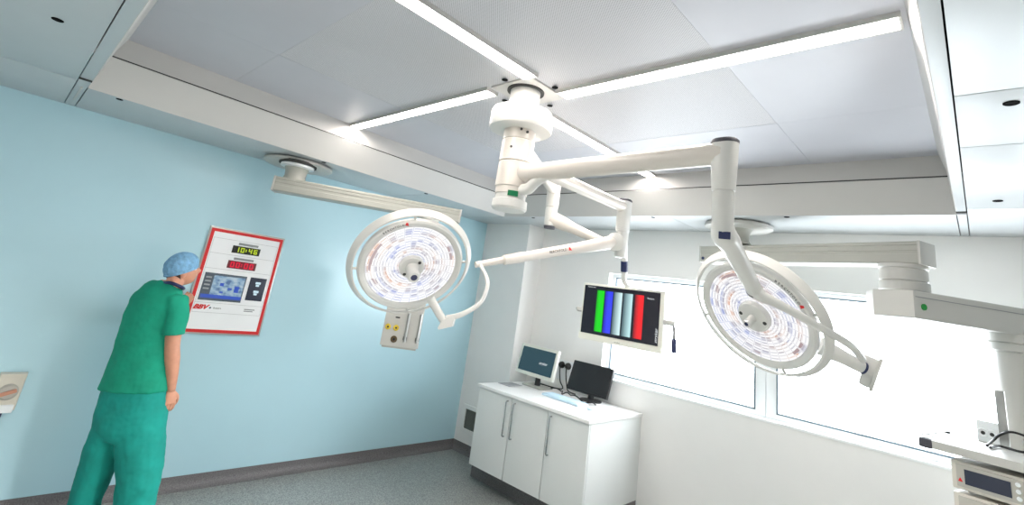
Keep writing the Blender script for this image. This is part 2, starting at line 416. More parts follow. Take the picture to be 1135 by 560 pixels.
strip_trim('s', (GX0+.004, GX1-.004, GY0+.004, GY1-.004), 3.008, (EX0, EX1, EY0, EY1), ZS, M['skirt'])
gb = B()
for (x0, x1, y0, y1) in ((GX0-.03, GX0+.0, GY0, GY1), (GX1, GX1+.03, GY0, GY1), (GX0, GX1, GY0-.03, GY0), (GX0, GX1, GY1, GY1+.03)):
    gb.box(((x0+x1)/2, (y0+y1)/2, 3.014), (x1-x0, y1-y0, .012))
TN += 1
struct('trim_%d' % TN, gb, M['gap'])
# soffit panels round the canopy (fine seams between panels)
def soffit(x0, x1, y0, y1):
    globals()['SN'] = globals().get('SN', 0) + 1
    s = .0025
    struct('ceiling_soffit' if SN == 1 else 'ceiling_soffit.%03d' % (SN-1), B().box(((x0+x1)/2, (y0+y1)/2, ZS+.015), (x1-x0-2*s, y1-y0-2*s, .03), .003), M['soffit'])
SX_, SY_ = .095, .008
soffit(SX_, EX0, Y0, YB); soffit(EX0, EX1, SY_, EY0)
for a, c in ((X0, -1.1), (-1.1, SX_)):
    for d, e in ((Y0, .5), (.5, 2.2), (2.2, 4.0), (4.0, YB)): soffit(a, c, d, e)
for a, c in ((EX0, 1.5), (1.5, 3.0), (3.0, EX1)): soffit(a, c, EY1, YB)
for d, e in ((EY0, 2.02), (2.02, YB)): soffit(EX1, XW, d, e)
soffit(EX1, XW, SY_, EY0)
for a, c in ((SX_, .9), (.9, 2.165), (2.165, 2.76), (2.76, 3.98), (3.98, XW)):
    soffit(a, c, -1.0, SY_); soffit(a, c, Y0, -1.0)
struct('ceiling_slab', B().box(((X0+XW)/2, (Y0+YB)/2, 3.35), (XW-X0+.4, YB-Y0+.4, .1)), M['gap'])
# thin white cover strip at the soffit joint left of the canopy corner
TN += 1
struct('trim_%d' % TN, B().box((.13, 4.36, ZS-.006), (.012, .46, .012), .002), M['skirt'])

TN += 1
struct('trim_%d' % TN, B().box(((EX1+GX1)/2+.01, (SY_+EY0)/2, ZS-.002), (.05, EY0-SY_, .008)), M['gap'])
TN += 1
struct('trim_%d' % TN, B().box(((SX_+EX0)/2, 3.90, ZS-.002), (EX0-SX_, .03, .008)), M['gap'])
# light strips: a pinwheel round the mount
ST = [((.27, 1.875, 1.775, 1.865), 'long white light strip running from the ceiling mount towards the blue wall side of the near edge'),
      ((1.885, 1.97, 2.20, 3.95), 'light strip pointing from the ceiling mount to the blue wall'),
      ((2.115, 2.21, .14, 1.80), 'longest light strip, running right from the ceiling mount to the canopy edge'),
      ((2.30, 3.96, 2.08, 2.17), 'light strip behind the ceiling mount, pointing to the window wall')]
ST_L = ['white light strip entering from the top edge of the picture, ending at the ceiling mount',
        'light strip pointing from the ceiling mount towards the blue wall',
        'light strip running right from the ceiling mount to the right canopy edge',
        'light strip behind the ceiling mount, pointing towards the window wall']
for (r, _), lb in zip(ST, ST_L):
    x0, x1, y0, y1 = r; c = ((x0+x1)/2, (y0+y1)/2, ZC)
    t = thing('light_strip', c, lb, 'ceiling light', 'light strips in the ceiling canopy')
    obj('diffuser', B().box((c[0], c[1], ZC-.006), (x1-x0, y1-y0, .018), .004), M['tube'], t)
    f = B(); g = .009
    f.box((c[0], y0-g/2, ZC-.009), (x1-x0+2*g, g, .030)); f.box((c[0], y1+g/2, ZC-.009), (x1-x0+2*g, g, .030))
    f.box((x0-g/2, c[1], ZC-.009), (g, y1-y0, .030)); f.box((x1+g/2, c[1], ZC-.009), (g, y1-y0, .030))
    obj('housing', f, M['canopy_side'], t)

def downlight(x, y, r, lb, grp, z=ZS, deep=False):
    t = thing('recessed_downlight' if r > .0205 else 'panel_plug', (x, y, z), lb, 'downlight' if r > .0205 else 'plug', grp)
    obj('rim', B().ringlathe([(r*.9, .0), (r*1.06, 0), (r*1.06, -.003), (r*.9, -.004)], Matrix.Translation((x, y, z)), 28), M['matte'], t)
    obj('dark_disc', B().lathe([(0, -.0022), (r*.93, -.0022), (r*.93, -.001), (0, -.001)], Matrix.Translation((x, y, z)), 28), M['matte'], t)
    return t
for (x, y), lb in zip(((-.07, 2.93), (2.29, -.14), (3.77, -.125)),
        ('black round downlight in the soffit at the top left', 'black round downlight in the top right soffit, nearer the canopy light strip', 'black round downlight in the right soffit near the window wall')):
    downlight(x, y, .021, lb, 'black downlights in the soffit')
for (x, y), lb in zip(((.333, 4.16), (1.826, 4.17), (2.974, 4.16), (4.20, 3.70), (4.19, 2.19), (4.19, 1.05)),
        ('small black plug in the soffit corner above the blue wall', 'small black plug in the soffit beside the left boom flange', 'small black plug in the soffit over the left lamp',
         'small black plug in the soffit left of the folded monitor arm', 'small black plug in the soffit right of the monitor arm elbow', 'small black plug in the soffit right of the big lamp arm')):
    downlight(x, y, .019, lb, 'small black plugs along the soffit edge')
for (x, y), lb in zip(((1.836, 1.993), (2.056, 1.776), (2.07, 2.216), (2.267, 1.983)),
        ('plug between two light strips, left behind the mount', 'plug at the start of the right light strip', 'plug below the left light strip end', 'plug right beside the mount neck')):
    downlight(x, y, .018, 'small black ceiling '+lb, 'black plugs round the ceiling mount', ZC-.012)
t = thing('ceiling_sensor', (1.84, 4.40, ZS), 'small black round sensor hanging beside the left boom flange', 'sensor')
obj('sensor_body', B().lathe([(0, -.045), (.02, -.04), (.027, -.02), (.027, -.008), (0, -.008)], Matrix.Translation((1.84, 4.40, ZS)), 24), M['black'], t)
obj('sensor_base', B().lathe([(0, -.01), (.033, -.009), (.034, 0), (0, 0)], Matrix.Translation((1.84, 4.40, ZS)), 24), M['frame'], t)

# ------------------------------------------------------------------ lamp mount and arms
HX, HY = 2.024, 1.986
HM = Matrix.Translation((HX, HY, 0))
t = thing('lamp_mount', (HX, HY, ZC), 'white ceiling mount with round cover carrying the three lamp arms', 'ceiling mount')
obj('ceiling_plate', B().box((2.05, 1.99, ZC-.006), (.335, .335, .012), .003, None), M['canopy_side'], t)
obj('shadow_ring', B().ringlathe([(.095, ZC-.02), (.118, ZC-.02), (.118, ZC-.012), (.095, ZC-.012)], HM), M['gap'], t)
obj('tube_neck', B().lathe([(0, ZC-.012), (.095, ZC-.012), (.095, 2.99), (0, 2.99)], HM), M['cream'], t)
obj('round_cover', B().lathe([(0, 3.01), (.165, 3.01), (.186, 3.0), (.195, 2.98), (.195, 2.885), (.19, 2.878), (.10, 2.872), (0, 2.872)], HM), M['cream'], t)
obj('pivot_tube', B().lathe([(0, 2.90), (.098, 2.90), (.098, 2.812), (.094, 2.808), (.094, 2.804), (.1, 2.80), (.101, 2.672), (.095, 2.668), (.095, 2.664), (.101, 2.66), (.102, 2.515), (.096, 2.510), (.096, 2.47), (0, 2.47)], HM), M['pink'], t)
obj('brake_housing', B().lathe([(0, 2.49), (.09, 2.49), (.092, 2.44), (.104, 2.435), (.106, 2.39), (.097, 2.378), (0, 2.376)], HM), M['cream'], t)
for dz, a in ((2.85, -1.9), (2.86, -2.3), (2.745, -2.75)):
    d = V((math.cos(a), math.sin(a), 0)); obj('screw', B().lathe([(0, .0), (.008, .0), (.008, .006), (0, .006)], zframe(V((HX, HY, dz))+d*.098, d), 12), M['ink'], t)
a = math.atan2(-HY, -HX)+.12; bb = B(); rings = []
for q in range(9):
    an = a-.32+.64*q/8; d = V((math.cos(an), math.sin(an), 0)); p = V((HX, HY, 0))+d*.0935
    rings.append([p+V((0, 0, 2.45)), p+V((0, 0, 2.482)), p+d*.004+V((0, 0, 2.482)), p+d*.004+V((0, 0, 2.45))])
obj('green_label', bb.loft(rings), M['greenled'], t, label='green label strip')

def rframe(p, q):   # x along p->q
    x = (V(q)-V(p)).normalized(); z = V((0, 0, 1)); y = z.cross(x).normalized(); z = x.cross(y); return frame(p, x, y, z)
def elbow(parent, P, ztop, zmid, zbot, r, ext):
    """oval post hanging under the end of a horizontal arm"""
    P = V(P); e = V((ext[0], ext[1], 0)).normalized()
    def oval(z, k=1., s=0): # stadium
        w = e.cross(V((0, 0, 1))); pts = []
        for i in range(28):
            an = 2*PI*i/28; cc, ss = math.cos(an), math.sin(an)
            pts.append(V((P.x, P.y, z)) + e*(cc*r*k*1.0 + (.25*r*k if cc > 0 else -.25*r*k)*s) + w*ss*r*k*.93)
        return pts
    obj('elbow_post', B().loft([oval(zmid, .97, .0), oval(zmid+.003, 1, .1), oval(ztop-.12, 1, .5), oval(ztop, 1, 1)]), M['cream'], parent)
    obj('elbow_cap', B().loft([oval(ztop, 1.02, 1), oval(ztop+.012, 1.02, 1), oval(ztop+.02, .9, 1)]), M['rubber'], parent, label='black cap on top of the elbow')
    obj('swivel_post', B().loft([oval(zbot, .78, 0), oval(zbot+.02, .93, 0), oval(zmid-.006, .95, 0), oval(zmid-.005, .88, 0), oval(zmid+.001, .88, 0)]), M['cream'], parent)

def lamp(parent, ctr, n, uphint, s=1., tag_ang=1.2, hb=1., hr=1., hl=1.):
    n = n.normalized(); mt = zframe(ctr, n, uphint) @ Matrix.Diagonal((s, s, s, 1))
    h = obj('lamp_head', B().lathe([(0, -.15), (.09, -.148), (.17, -.135), (.25, -.11), (.315, -.07), (.345, -.034), (.350, -.010), (.345, .005), (.334, .012), (.315, .008), (.30, -.004), (.298, -.012), (0, -.012)], mt, 72), M['cream'], parent)
    # lens disc with polar uv
    bm = bmesh.new(); nr, na = 10, 96; uvl = bm.loops.layers.uv.verify(); R = []
    for i in range(nr+1):
        r = .07+(.298-.07)*i/nr; z = -.002-.006*math.sin(PI*i/nr)
        R.append([bm.verts.new(mt @ V((r*math.cos(2*PI*k/na), r*math.sin(2*PI*k/na), z))) for k in range(na)])
    for i in range(nr):
        for k in range(na):
            j = (k+1) % na; f = bm.faces.new((R[i][k], R[i][j], R[i+1][j], R[i+1][k]))
            for lp, uvc in zip(f.loops, ((k/na, i/nr), ((k+1)/na, i/nr), ((k+1)/na, (i+1)/nr), (k/na, (i+1)/nr))): lp[uvl].uv = uvc
    for f in bm.faces:
        f.normal_update()
        if f.normal.dot(n) < 0: f.normal_flip()
    obj('led_lens', bm, M['lens'], h, True, 'glowing lens of white light reflectors', recalc=False)
    obj('lens_hub', B().lathe([(0, .03), (.06*hb, .03), (.078*hb, .026), (.084*hb, .016), (.084*hb, -.01), (0, -.01)], mt, 40), M['cream'], h)
    for a in (.5, .5+PI): obj('hub_sensor', B().lathe([(0, .0315), (.011, .0315), (.011, .02), (0, .02)], mt @ Matrix.Translation((.063*hb*math.cos(a), .063*hb*math.sin(a), 0)), 16), M['ink'], h)
    obj('light_handle', B().lathe([(r_*hr, .02+(z_-.02)*hl) for r_, z_ in ((.0, .02), (.048, .022), (.042, .04), (.038, .07), (.04, .10), (.042, .118), (.036, .13), (.0, .132))], mt, 28), M['cream'], h)
    obj('handle_tip', B().lathe([(r_*hr, .02+(z_-.02)*hl+.001) for r_, z_ in ((0, .1335), (.02, .133), (.022, .13), (0, .13))], mt, 20), M['navy'], h)
    obj('grip_ring', B().ringlathe([(.374, .0), (.379, .008), (.387, .007), (.416, -.032), (.413, -.042), (.404, -.042)], mt, 96), M['cream'], h)
    for q in range(4):
        a = tag_ang+q*PI/2; mm = mt @ Matrix.Rotation(a, 4, 'Z')
        obj('ring_bracket', B().box((.362, 0, -.012), (.056, .014, .012), .003, mm), M['cream'], h)
    return h, mt
def rim_text(parent, mt, s, a0, r, size, step, col):
    bm = bmesh.new()
    for i, ch in enumerate(s):
        a = a0 - i*step
        mm = mt @ Matrix.Rotation(a, 4, 'Z') @ Matrix.Translation((r, 0, .0128)) @ Matrix.Rotation(-PI/2, 4, 'Z')
        cu = bpy.data.curves.new('t', 'FONT'); cu.body = ch; cu.size = size; cu.align_x = 'CENTER'; cu.align_y = 'CENTER'; cu.extrude = .0005; cu.resolution_u = 2
        to = bpy.data.objects.new('t', cu); me = bpy.data.meshes.new_from_object(to); bpy.data.objects.remove(to); bpy.data.curves.remove(cu)
        me.transform(mm); bm.from_mesh(me); bpy.data.meshes.remove(me)
    obj('lettering', bm, col, parent, False)
def n_from(u, v, theta, dx, dy):
    vd = ray(u, v).normalized(); e = (RT*dx + DN*dy); e = (e - vd*e.dot(vd)).normalized()
    return -vd*math.cos(theta) + e*math.sin(theta)
def dirpx(u, v, dx, dy): 
    vd = ray(u, v).normalized(); e = (RT*dx + DN*dy); return (e - vd*e.dot(vd)).normalized()
def horizontal_arm(parent, z, P, r0=.052, r1=.05, name='support_arm'):
    A = V((HX, HY, z)); P = V((P[0], P[1], z)); d = (P-A).normalized()
    obj(name, B().tube([A+d*.085, A+d*.12, A+d*.2, P-d*.1, P-d*.04, P], [r0*1.12, r0*1.04, r0, r1, r1, r1*.9], 28), M['pink'], parent)
    return d

# --- right-hand lamp
P1 = V((1.984, .731, 2.60))
L1 = thing('surgical_light', P1, 'round surgical lamp on the right, in front of the window', 'surgical lamp', 'round surgical lamps on jointed arms')
d = horizontal_arm(L1, 2.60, P1)
obj('arm_gusset', B().tube([V((HX, HY, 2.50))+d*.09, V((HX, HY, 2.505))+d*.14, V((HX, HY, 2.545))+d*.2, V((HX, HY, 2.57))+d*.3], [.035, .034, .03, .015], 16, 4), M['cream'], L1)
elbow(L1, P1, 2.64, 2.435, 2.25, .046, d)
kn = V((P1.x, P1.y, 2.275)); ae = U(837, 323, 2.22)
dd = (ae-kn).normalized()
kb = B().tube([kn+V((0, 0, .02)), kn+V((0, 0, -.01))+dd*.02, kn+dd*.09, kn+dd*.16, ae-dd*.1, ae], [.042, .05, .046, .041, .036, .034], 24, 3)
obj('spring_arm', kb, M['cream'], L1)
sd = dirpx(805, 265, 0.1, 1)
obj('arm_slot', B().box((0, 0, 0), (.044, .03, .012), .003, zframe(U(803, 261, pjt := (kn+dd*.03-C0).dot(FW)-.052), -ray(803, 261), (0, 0, 1))), M['navy'], L1, label='dark slot at the top of the lower arm')
ctr1 = U(837, 350, 2.52); n1 = n_from(848, 345, math.radians(45), -.72, .70)
h1, mt1 = lamp(L1, ctr1, n1, dirpx(848, 345, .7, -.7), .87, .98, 1.14, .55, .72)
rim_text(h1, mt1, 'BERCHTOLD', 1.70, .329, .022, .058, M['ink'])
mq = mt1 @ Matrix.Rotation(1.70-.058*9.2, 4, 'Z') @ Matrix.Translation((.330, 0, .0125)); obj('red_mark', B().loft([[mq @ V(p) for p in ((-.012, -.010, z), (.012, -.008, z), (.014, .004, z), (-.004, .012, z))] for z in (0, .0012)]), M['red'], h1)
hp = [U(835, 318, 2.215), U(842, 327, 2.20), U(856, 334, 2.19), U(878, 345.5, 2.19), U(907, 362, 2.21), U(930, 375, 2.25), U(946, 386, 2.31), U(956, 399, 2.37)]
obj('yoke', B().tube(hp, [.034, .03, .022, .019, .018, .018, .018, .016], 18, 4), M['cream'], L1)
obj('arm_ring', B().tube([ae-dd*.012, ae-dd*.004], .0365, 24), M['ink'], L1)
sp = [U(918, 388, 2.44), U(936, 397, 2.42), U(955, 407, 2.41)]
obj('pivot_stub', B().tube([ctr1+(sp[0]-ctr1)*.86, sp[0], sp[1], sp[2]], [.046, .042, .034, .030], 20, 3), M['cream'], L1)
obj('pivot_ring', B().tube([sp[2], sp[2]+(sp[2]-sp[1]).normalized()*.012], .031, 20), M['navy'], L1)
pa = U(956, 407.5, 2.41); xa = (U(974, 400, 2.41)-U(963, 431, 2.41)).normalized(); za = ray(966, 412).normalized(); za = (za-xa*za.dot(xa)).normalized()
mm = frame(U(971, 415.5, 2.41), xa, za.cross(xa), za)
if (mm @ V((0, .1, 0))-C0).dot(RT) < (mm.translation-C0).dot(RT): mm = mm @ Matrix.Diagonal((1, -1, 1, 1))
obj('end_handle', B().box((.03, -.036, 0), (.085, .07, .06), .014, mm).box((-.04, -.03, 0), (.075, .055, .06), .022, mm), M['cream'], L1)
obj('handle_plate', B().box((.0, .0, 0), (.165, .016, .08), .004, mm), M['beige_lt'], L1)

# --- left-hand lamp
P2 = V((3.348, 2.004, 2.70))
L2 = thing('surgical_light', P2, 'round surgical lamp on the left, in front of the blue wall', 'surgical lamp', 'round surgical lamps on jointed arms')
d = horizontal_arm(L2, 2.70, P2, .046, .044)
elbow(L2, P2, 2.745, 2.50, 2.30, .055, d)
kn = V((P2.x, P2.y, 2.42)); ae = U(527, 293.5, 3.16)
kn2 = U(682, 268, (kn-C0).dot(FW)-.04); dd = (ae-kn2).normalized()
obj('spring_arm', B().tube([kn2, kn2+dd*.08, kn2+dd*.3, kn2+dd*.36, ae-dd*.36, ae-dd*.35, ae-dd*.21, ae-dd*.20, ae], [.05, .05, .044, .04, .033, .037, .033, .023, .02], 24), M['pink'], L2)
obj('knuckle', B().lathe([(0, .06), (.055, .06), (.068, .05), (.07, .0), (.068, -.05), (.055, -.06), (0, -.06)], zframe(kn2, -ray(682, 268)), 36), M['cream'], L2)
# lettering along the arm
q0 = U(612, 281, 3.44); fx = (U(650, 272.5, 3.55)-q0).normalized()
lp = kn2.lerp(ae, .47); zz = -ray(612, 278).normalized(); zz = (zz-dd*zz.dot(dd)).normalized()
text('lettering', 'BERCHTOLD', .026, M['ink'], frame(lp+zz*.0375, -dd, zz.cross(-dd), zz), L2)
lp2 = kn2.lerp(ae, .385); mk = frame(lp2+zz*.039, -dd, zz.cross(-dd), zz)
obj('red_mark', B().loft([[mk @ V(p) for p in ((-.012, -.008, z), (.006, -.01, z), (.016, -.012, z), (.002, .012, z), (-.006, .018, z))] for z in (0, .001)]), M['red'], L2)
ctr2 = U(456, 295, 3.0); n2 = n_from(455, 297, math.radians(36), .22, .97)
h2, mt2 = lamp(L2, ctr2, n2, dirpx(455, 297, -.2, -1), .93, 1.35)
rim_text(h2, mt2, 'BERCHTOLD', 1.98, .329, .02, .05, M['ink'])
mq = mt2 @ Matrix.Rotation(1.98-.05*9.4, 4, 'Z') @ Matrix.Translation((.330, 0, .0125)); obj('red_mark', B().loft([[mq @ V(p) for p in ((-.012, -.010, z), (.012, -.008, z), (.014, .004, z), (-.004, .012, z))] for z in (0, .0012)]), M['red'], h2)
hp = [ae-dd*.035, U(534, 297, 3.14), U(538.7, 306.5, 3.10), U(540, 318, 3.06), U(532, 336, 3.01), U(512, 348.5, 2.97), U(495, 353, 2.96)]
obj('yoke', B().tube(hp, [.012, .012, .013, .0135, .014, .016, .02], 18, 5), M['cream'], L2)
sp = [U(481, 338, 2.96), U(488, 350, 2.95), U(492, 356, 2.95)]
obj('pivot_stub', B().tube([ctr2+(sp[0]-ctr2)*.85, sp[0], sp[1], sp[2]], [.028, .025, .024, .024], 20, 3), M['cream'], L2)
xa = (U(503, 357, 2.95)-U(486, 361, 2.95)).normalized(); za = -ray(495, 358).normalized(); za = (za-xa*za.dot(xa)).normalized()
mm = frame(U(495, 358.5, 2.95), xa, za.cross(xa), za)
obj('end_handle', B().loft([[mm @ V((x, y, z)) for x, y in ((-.05, -.026), (.035, -.026), (.058, .02), (.045, .03), (-.02, .022), (-.052, -.012))] for z in (-.03, .03)]), M['cream'], L2)

# --- monitor arm (top of the mount, folded back behind the other two)
P3 = onz(614, 211, 2.81); P3 = V((P3.x, P3.y, 2.81))
L3 = thing('monitor_arm', P3, 'white jointed arm behind the others, folded back to hold the colour bar monitor', 'monitor arm')
d = horizontal_arm(L3, 2.81, P3, .046, .044)
elbow(L3, P3, 2.85, 2.66, 2.50, .058, d)
kn = V((P3.x, P3.y, 2.57)); ME = U(691, 279, 3.95); dd = (ME-kn).normalized()
obj('spring_arm', B().tube([kn-dd*.0, kn+dd*.1, kn+dd*.22, ME-dd*.1, ME], [.066, .06, .046, .034, .03], 24), M['pink'], L3)
obj('lower_cap', B().lathe([(0, 2.475), (.045, 2.478), (.05, 2.5), (0, 2.50)], Matrix.Translation((P3.x, P3.y, 0)), 24), M['rubber'], L3)
c0, c1, c2, c3 = U(691.5, 281, 3.95), U(692, 289.5, 3.95), U(692, 301, 3.95), U(691.5, 310, 3.95)
obj('drop_tube', B().tube([c0+V((0, 0, .06)), c0, c1], [.03, .03, .027], 20), M['cream'], L3)
obj('swivel_sleeve', B().tube([c1, c2], .029, 20), M['navy'], L3, label='navy swivel sleeve')
MC = V((3.557, 2.09, 1.868)); MYAW = math.radians(182)
mn = V((math.cos(MYAW), math.sin(MYAW), 0)); mr = V((-math.sin(MYAW), math.cos(MYAW), 0))*-1
mr = V((0, 0, 1)).cross(mn)   # right as seen from the front
mf = frame(MC, mr, V((0, 0, 1)), mn)
obj('hanging_tube', B().tube([c2, c3, U(694, 316, 3.95), U(701, 324, 3.96), MC+V((.07, -.05, .1)), MC-mn*.045], [.024, .022, .018, .018, .02, .03], 16, 4), M['cream'], L3)

# big monitor
mw, mh = .728, .453
bm_ = thing('wall_monitor', MC-V((0, 0, mh/2)), 'wide white-framed monitor showing colour bars, hung in front of the window', 'monitor')
def screen_box(parent, w, h, dp, m, bev=.012, name='casing'):
    return obj(name, B().box((0, 0, -dp/2), (w, h, dp), bev, mfr), m, parent)
mfr = mf
cs = B().box((0, 0, -.026), (mw, mh, .05), .012, mf, 3); cs.box((0, 0, -.055), (.3, .24, .03), .01, mf)
obj('casing', cs, M['bezel'], bm_)
obj('chin', B().box((.0, -mh/2+.022, .003), (mw-.01, .044, .012), .005, mf), M['bezel'], bm_)
SX0, SX1, SY0, SY1 = -mw/2+.018, mw/2-.034, -mh/2+.05, mh/2-.018
sc_ = obj('screen', B().box(((SX0+SX1)/2, (SY0+SY1)/2, .001), (SX1-SX0, SY1-SY0, .004), 0, mf), M['mscr'], bm_, label='dark screen with a test pattern')
def sq(x0, x1, y0, y1, z):
    X = lambda s: SX0+(SX1-SX0)*s; Y = lambda s: SY1-(SY1-SY0)*s
    return [mf @ V((X(x0), Y(y1), z)), mf @ V((X(x1), Y(y1), z)), mf @ V((X(x1), Y(y0), z)), mf @ V((X(x0), Y(y0), z))]
for (x0, x1, dk, lt, a, e) in ((.185, .288, '#00a800', '#00e400', 0, .35), (.30, .405, '#1a16a0', '#3340ff', 0, .45), (.415, .53, '#2a4a58', '#dcfcff', 0, .85), (.545, .665, '#2a4450', '#c8f2f6', 0, .85), (.695, .805, '#70081c', '#ff1420', 0, .5)):
    obj('colour_bar', B().quad(sq(x0, x1, .085, .935, .0036)), bar_mat('bar', dk, lt, a, e), sc_, False, recalc=False)
text('screen_lettering', 'stryker', .036, M['lite'], mf @ Matrix.Translation((SX1-.016, SY0+.07, .0042)) @ Matrix.Rotation(PI/2, 4, 'Z'), sc_, shear=.25)
text('screen_lettering', 'Pattern test', .015, M['lite'], mf @ Matrix.Translation((SX0+.07, SY1-.012, .0042)), sc_)
text('screen_lettering', 'Return', .02, M['lite'], mf @ Matrix.Translation((SX1-.075, SY1-.05, .0042)), sc_)
text('maker_mark', 'stryker', .018, M['label'], mf @ Matrix.Translation((.0, -mh/2+.02, .0095)), bm_, shear=.2)
for sx in (-1, 1):
    x = sx*(mw/2)
    obj('side_grip', B().tube([mf @ V((x-sx*.005, .0, -.02)), mf @ V((x+sx*.02, .0, -.02)), mf @ V((x+sx*.045, .002, -.02)), mf @ V((x+sx*(.05 if sx < 0 else .085), .0, -.015))], [.02, .017, .02, .016], 16, 2), M['beige_lt'], bm_)
gx = mw/2+.08
obj('hanging_cable', B().tube([mf @ V((gx-.01, -.008, -.015)), mf @ V((gx, -.05, -.013)), mf @ V((gx+.002, -.11, -.012))], .010, 10, 4), M['label'], bm_)
obj('cable_plug', B().tube([mf @ V((gx+.002, -.105, -.012)), mf @ V((gx+.002, -.115, -.012)), mf @ V((gx+.006, -.195, -.012)), mf @ V((gx+.006, -.202, -.012))], [.012, .018, .018, .014], 14), M['navy'], bm_, label='dark blue plug hanging from the side grip')

# ------------------------------------------------------------------ supply booms
FL = V((1.69, 4.37, ZS))
t = thing('supply_boom', FL, 'beige ceiling boom in front of the blue wall, its outlet head behind the left lamp', 'ceiling boom', 'beige supply booms hanging from the soffit')
FM = Matrix.Translation((FL.x, FL.y, 0))
obj('flange', B().lathe([(0, ZS), (.09, ZS), (.27, ZS-.004), (.30, ZS-.016), (.30, ZS-.034), (.28, ZS-.043), (0, ZS-.047)], Matrix.Translation((FL.x+.06, FL.y+.14, 0)), 56), M['beige_lt'], t)
obj('collar', B().lathe([(0, ZS-.035), (.14, ZS-.037), (.142, ZS-.078), (.11, ZS-.085), (0, ZS-.085)], FM, 36), M['frame'], t)
obj('shadow_ring', B().ringlathe([(.135, ZS-.03), (.16, ZS-.03), (.16, ZS-.058), (.135, ZS-.058)], FM, 36), M['gap'], t)
obj('neck', B().lathe([(0, 2.74), (.125, 2.735), (.105, 2.715), (.092, 2.68), (.088, 2.64), (.10, 2.60), (.115, 2.585), (0, 2.585)], FM, 36), M['beige'], t)
A = V((1.563, 4.429, 2.54)); E = V((2.955, 3.538, 2.54)); bx = rframe(A, E); ln = (E-A).length
def boom_arm(parent, bx, x0, x1, w, h, name='horizontal_arm'):
    b = B(); ey = w/2; ez = h/2
    prof = [(-ey, -ez+.008), (-ey, -.012), (-ey+.004, -.010), (-ey+.004, .010), (-ey, .012), (-ey, ez-.03), (-ey+.004, ez-.028), (-ey+.004, ez-.026), (-ey, ez-.024), (-ey, ez-.008), (-ey+.008, ez),
            (ey-.008, ez), (ey, ez-.008), (ey, .012), (ey-.004, .010), (ey-.004, -.010), (ey, -.012), (ey, -ez+.008), (ey-.008, -ez), (-ey+.008, -ez)]
    b.loft([[bx @ V((x, y, z)) for y, z in prof] for x in (x0, x1)])
    obj(name, b, M['beige'], parent, False)
    for x, s in ((x0, -1), (x1, 1)):
        obj('end_cap', B().box((x+s*.008, 0, 0), (.016, w+.006, h+.006), .005, bx), M['beige_lt'], parent)
boom_arm(t, bx, .01, ln-.01, .17, .125)
CLx = onz(468, 243, 2.47); hd = V((2.72, 3.69, 0))
hd = bx @ V((ln-.27, 0, 0)); 
HB = onz(445, 366, 1.9)
obj('swivel_joint', B().lathe([(0, 2.478), (.09, 2.478), (.09, 2.44), (.084, 2.435), (.09, 2.43), (.09, 2.40), (0, 2.40)], Matrix.Translation((hd.x, hd.y, 0)), 32), M['beige_lt'], t)
obj('drop_tube', B().lathe([(0, 2.40), (.07, 2.40), (.07, 1.86), (0, 1.86)], Matrix.Translation((hd.x, hd.y, 0)), 32), M['beige_lt'], t)
# outlet head
hz = (hd-C0).dot(FW)
tl, tr, br_, bl = U(429, 340, hz-.02), U(472, 346, hz-.12), U(464, 387, hz-.22), U(420, 380, hz-.12)
hc = U(446, 364, hz-.1); fn = V((-hc.x, -hc.y, 0)).normalized(); up = V((0, 0, 1)); fx = up.cross(fn)
if fn.dot(C0-hc) < 0: fn = -fn
wd = .345; zt, zb = 1.90, hc.z-.165
hm = frame(V((hc.x, hc.y, 0)), fx, up, fx.cross(up))
D_ = .2; sgn = 1 if fx.cross(up).dot(fn) > 0 else -1
zmid, zh = (zt+zb)/2, zt-zb
hdb = obj('outlet_head', B().box((0, zmid, -sgn*D_/2), (wd, zh, D_), .012, hm), M['beige_lt'], t)
obj('base_rim', B().box((0, zb-.006, -sgn*D_/2), (wd*.9, .02, D_*.9), .006, hm), M['beige'], hdb)
def onhead(u, v):
    d_ = ray(u, v); k_ = (hc-C0).dot(fn)/d_.dot(fn); return C0+d_*k_
for (u, v, mm_, rr) in ((430, 362, 'yellow', .026), (439, 363.5, 'yellow', .026), (436.5, 376, 'brown', .03)):
    p = onhead(u, v); z_ = zframe(p, fn)
    g = obj('gas_outlet', B().lathe([(0, .012), (rr*.8, .012), (rr, .006), (rr, -.002), (0, -.002)], z_, 28), M[mm_], hdb)
    obj('outlet_socket', B().lathe([(0, .015), (rr*.36, .015), (rr*.36, .01), (0, .01)], z_, 18), M['black'], g)
for (u0, v0, u1, v1) in ((451, 347, 448, 379), (465, 348, 461.5, 380.5)):
    p, q = onhead(u0, v0), onhead(u1, v1); p = V((q.x, q.y, p.z))
    g = obj('equipment_rail', B().tube([p+fn*.03, q+fn*.03], .013, 14), M['steel'], hdb)
    obj('rail_bracket', B().box((0, 0, .014), (.035, .03, .03), .003, zframe(q+V((0, 0, .03)), fn)), M['ink'], g)
pp = onhead(441, 352); obj('head_label', B().box((0, 0, .001), (.04, .012, .003), 0, zframe(pp, fn)), M['ink'], hdb)

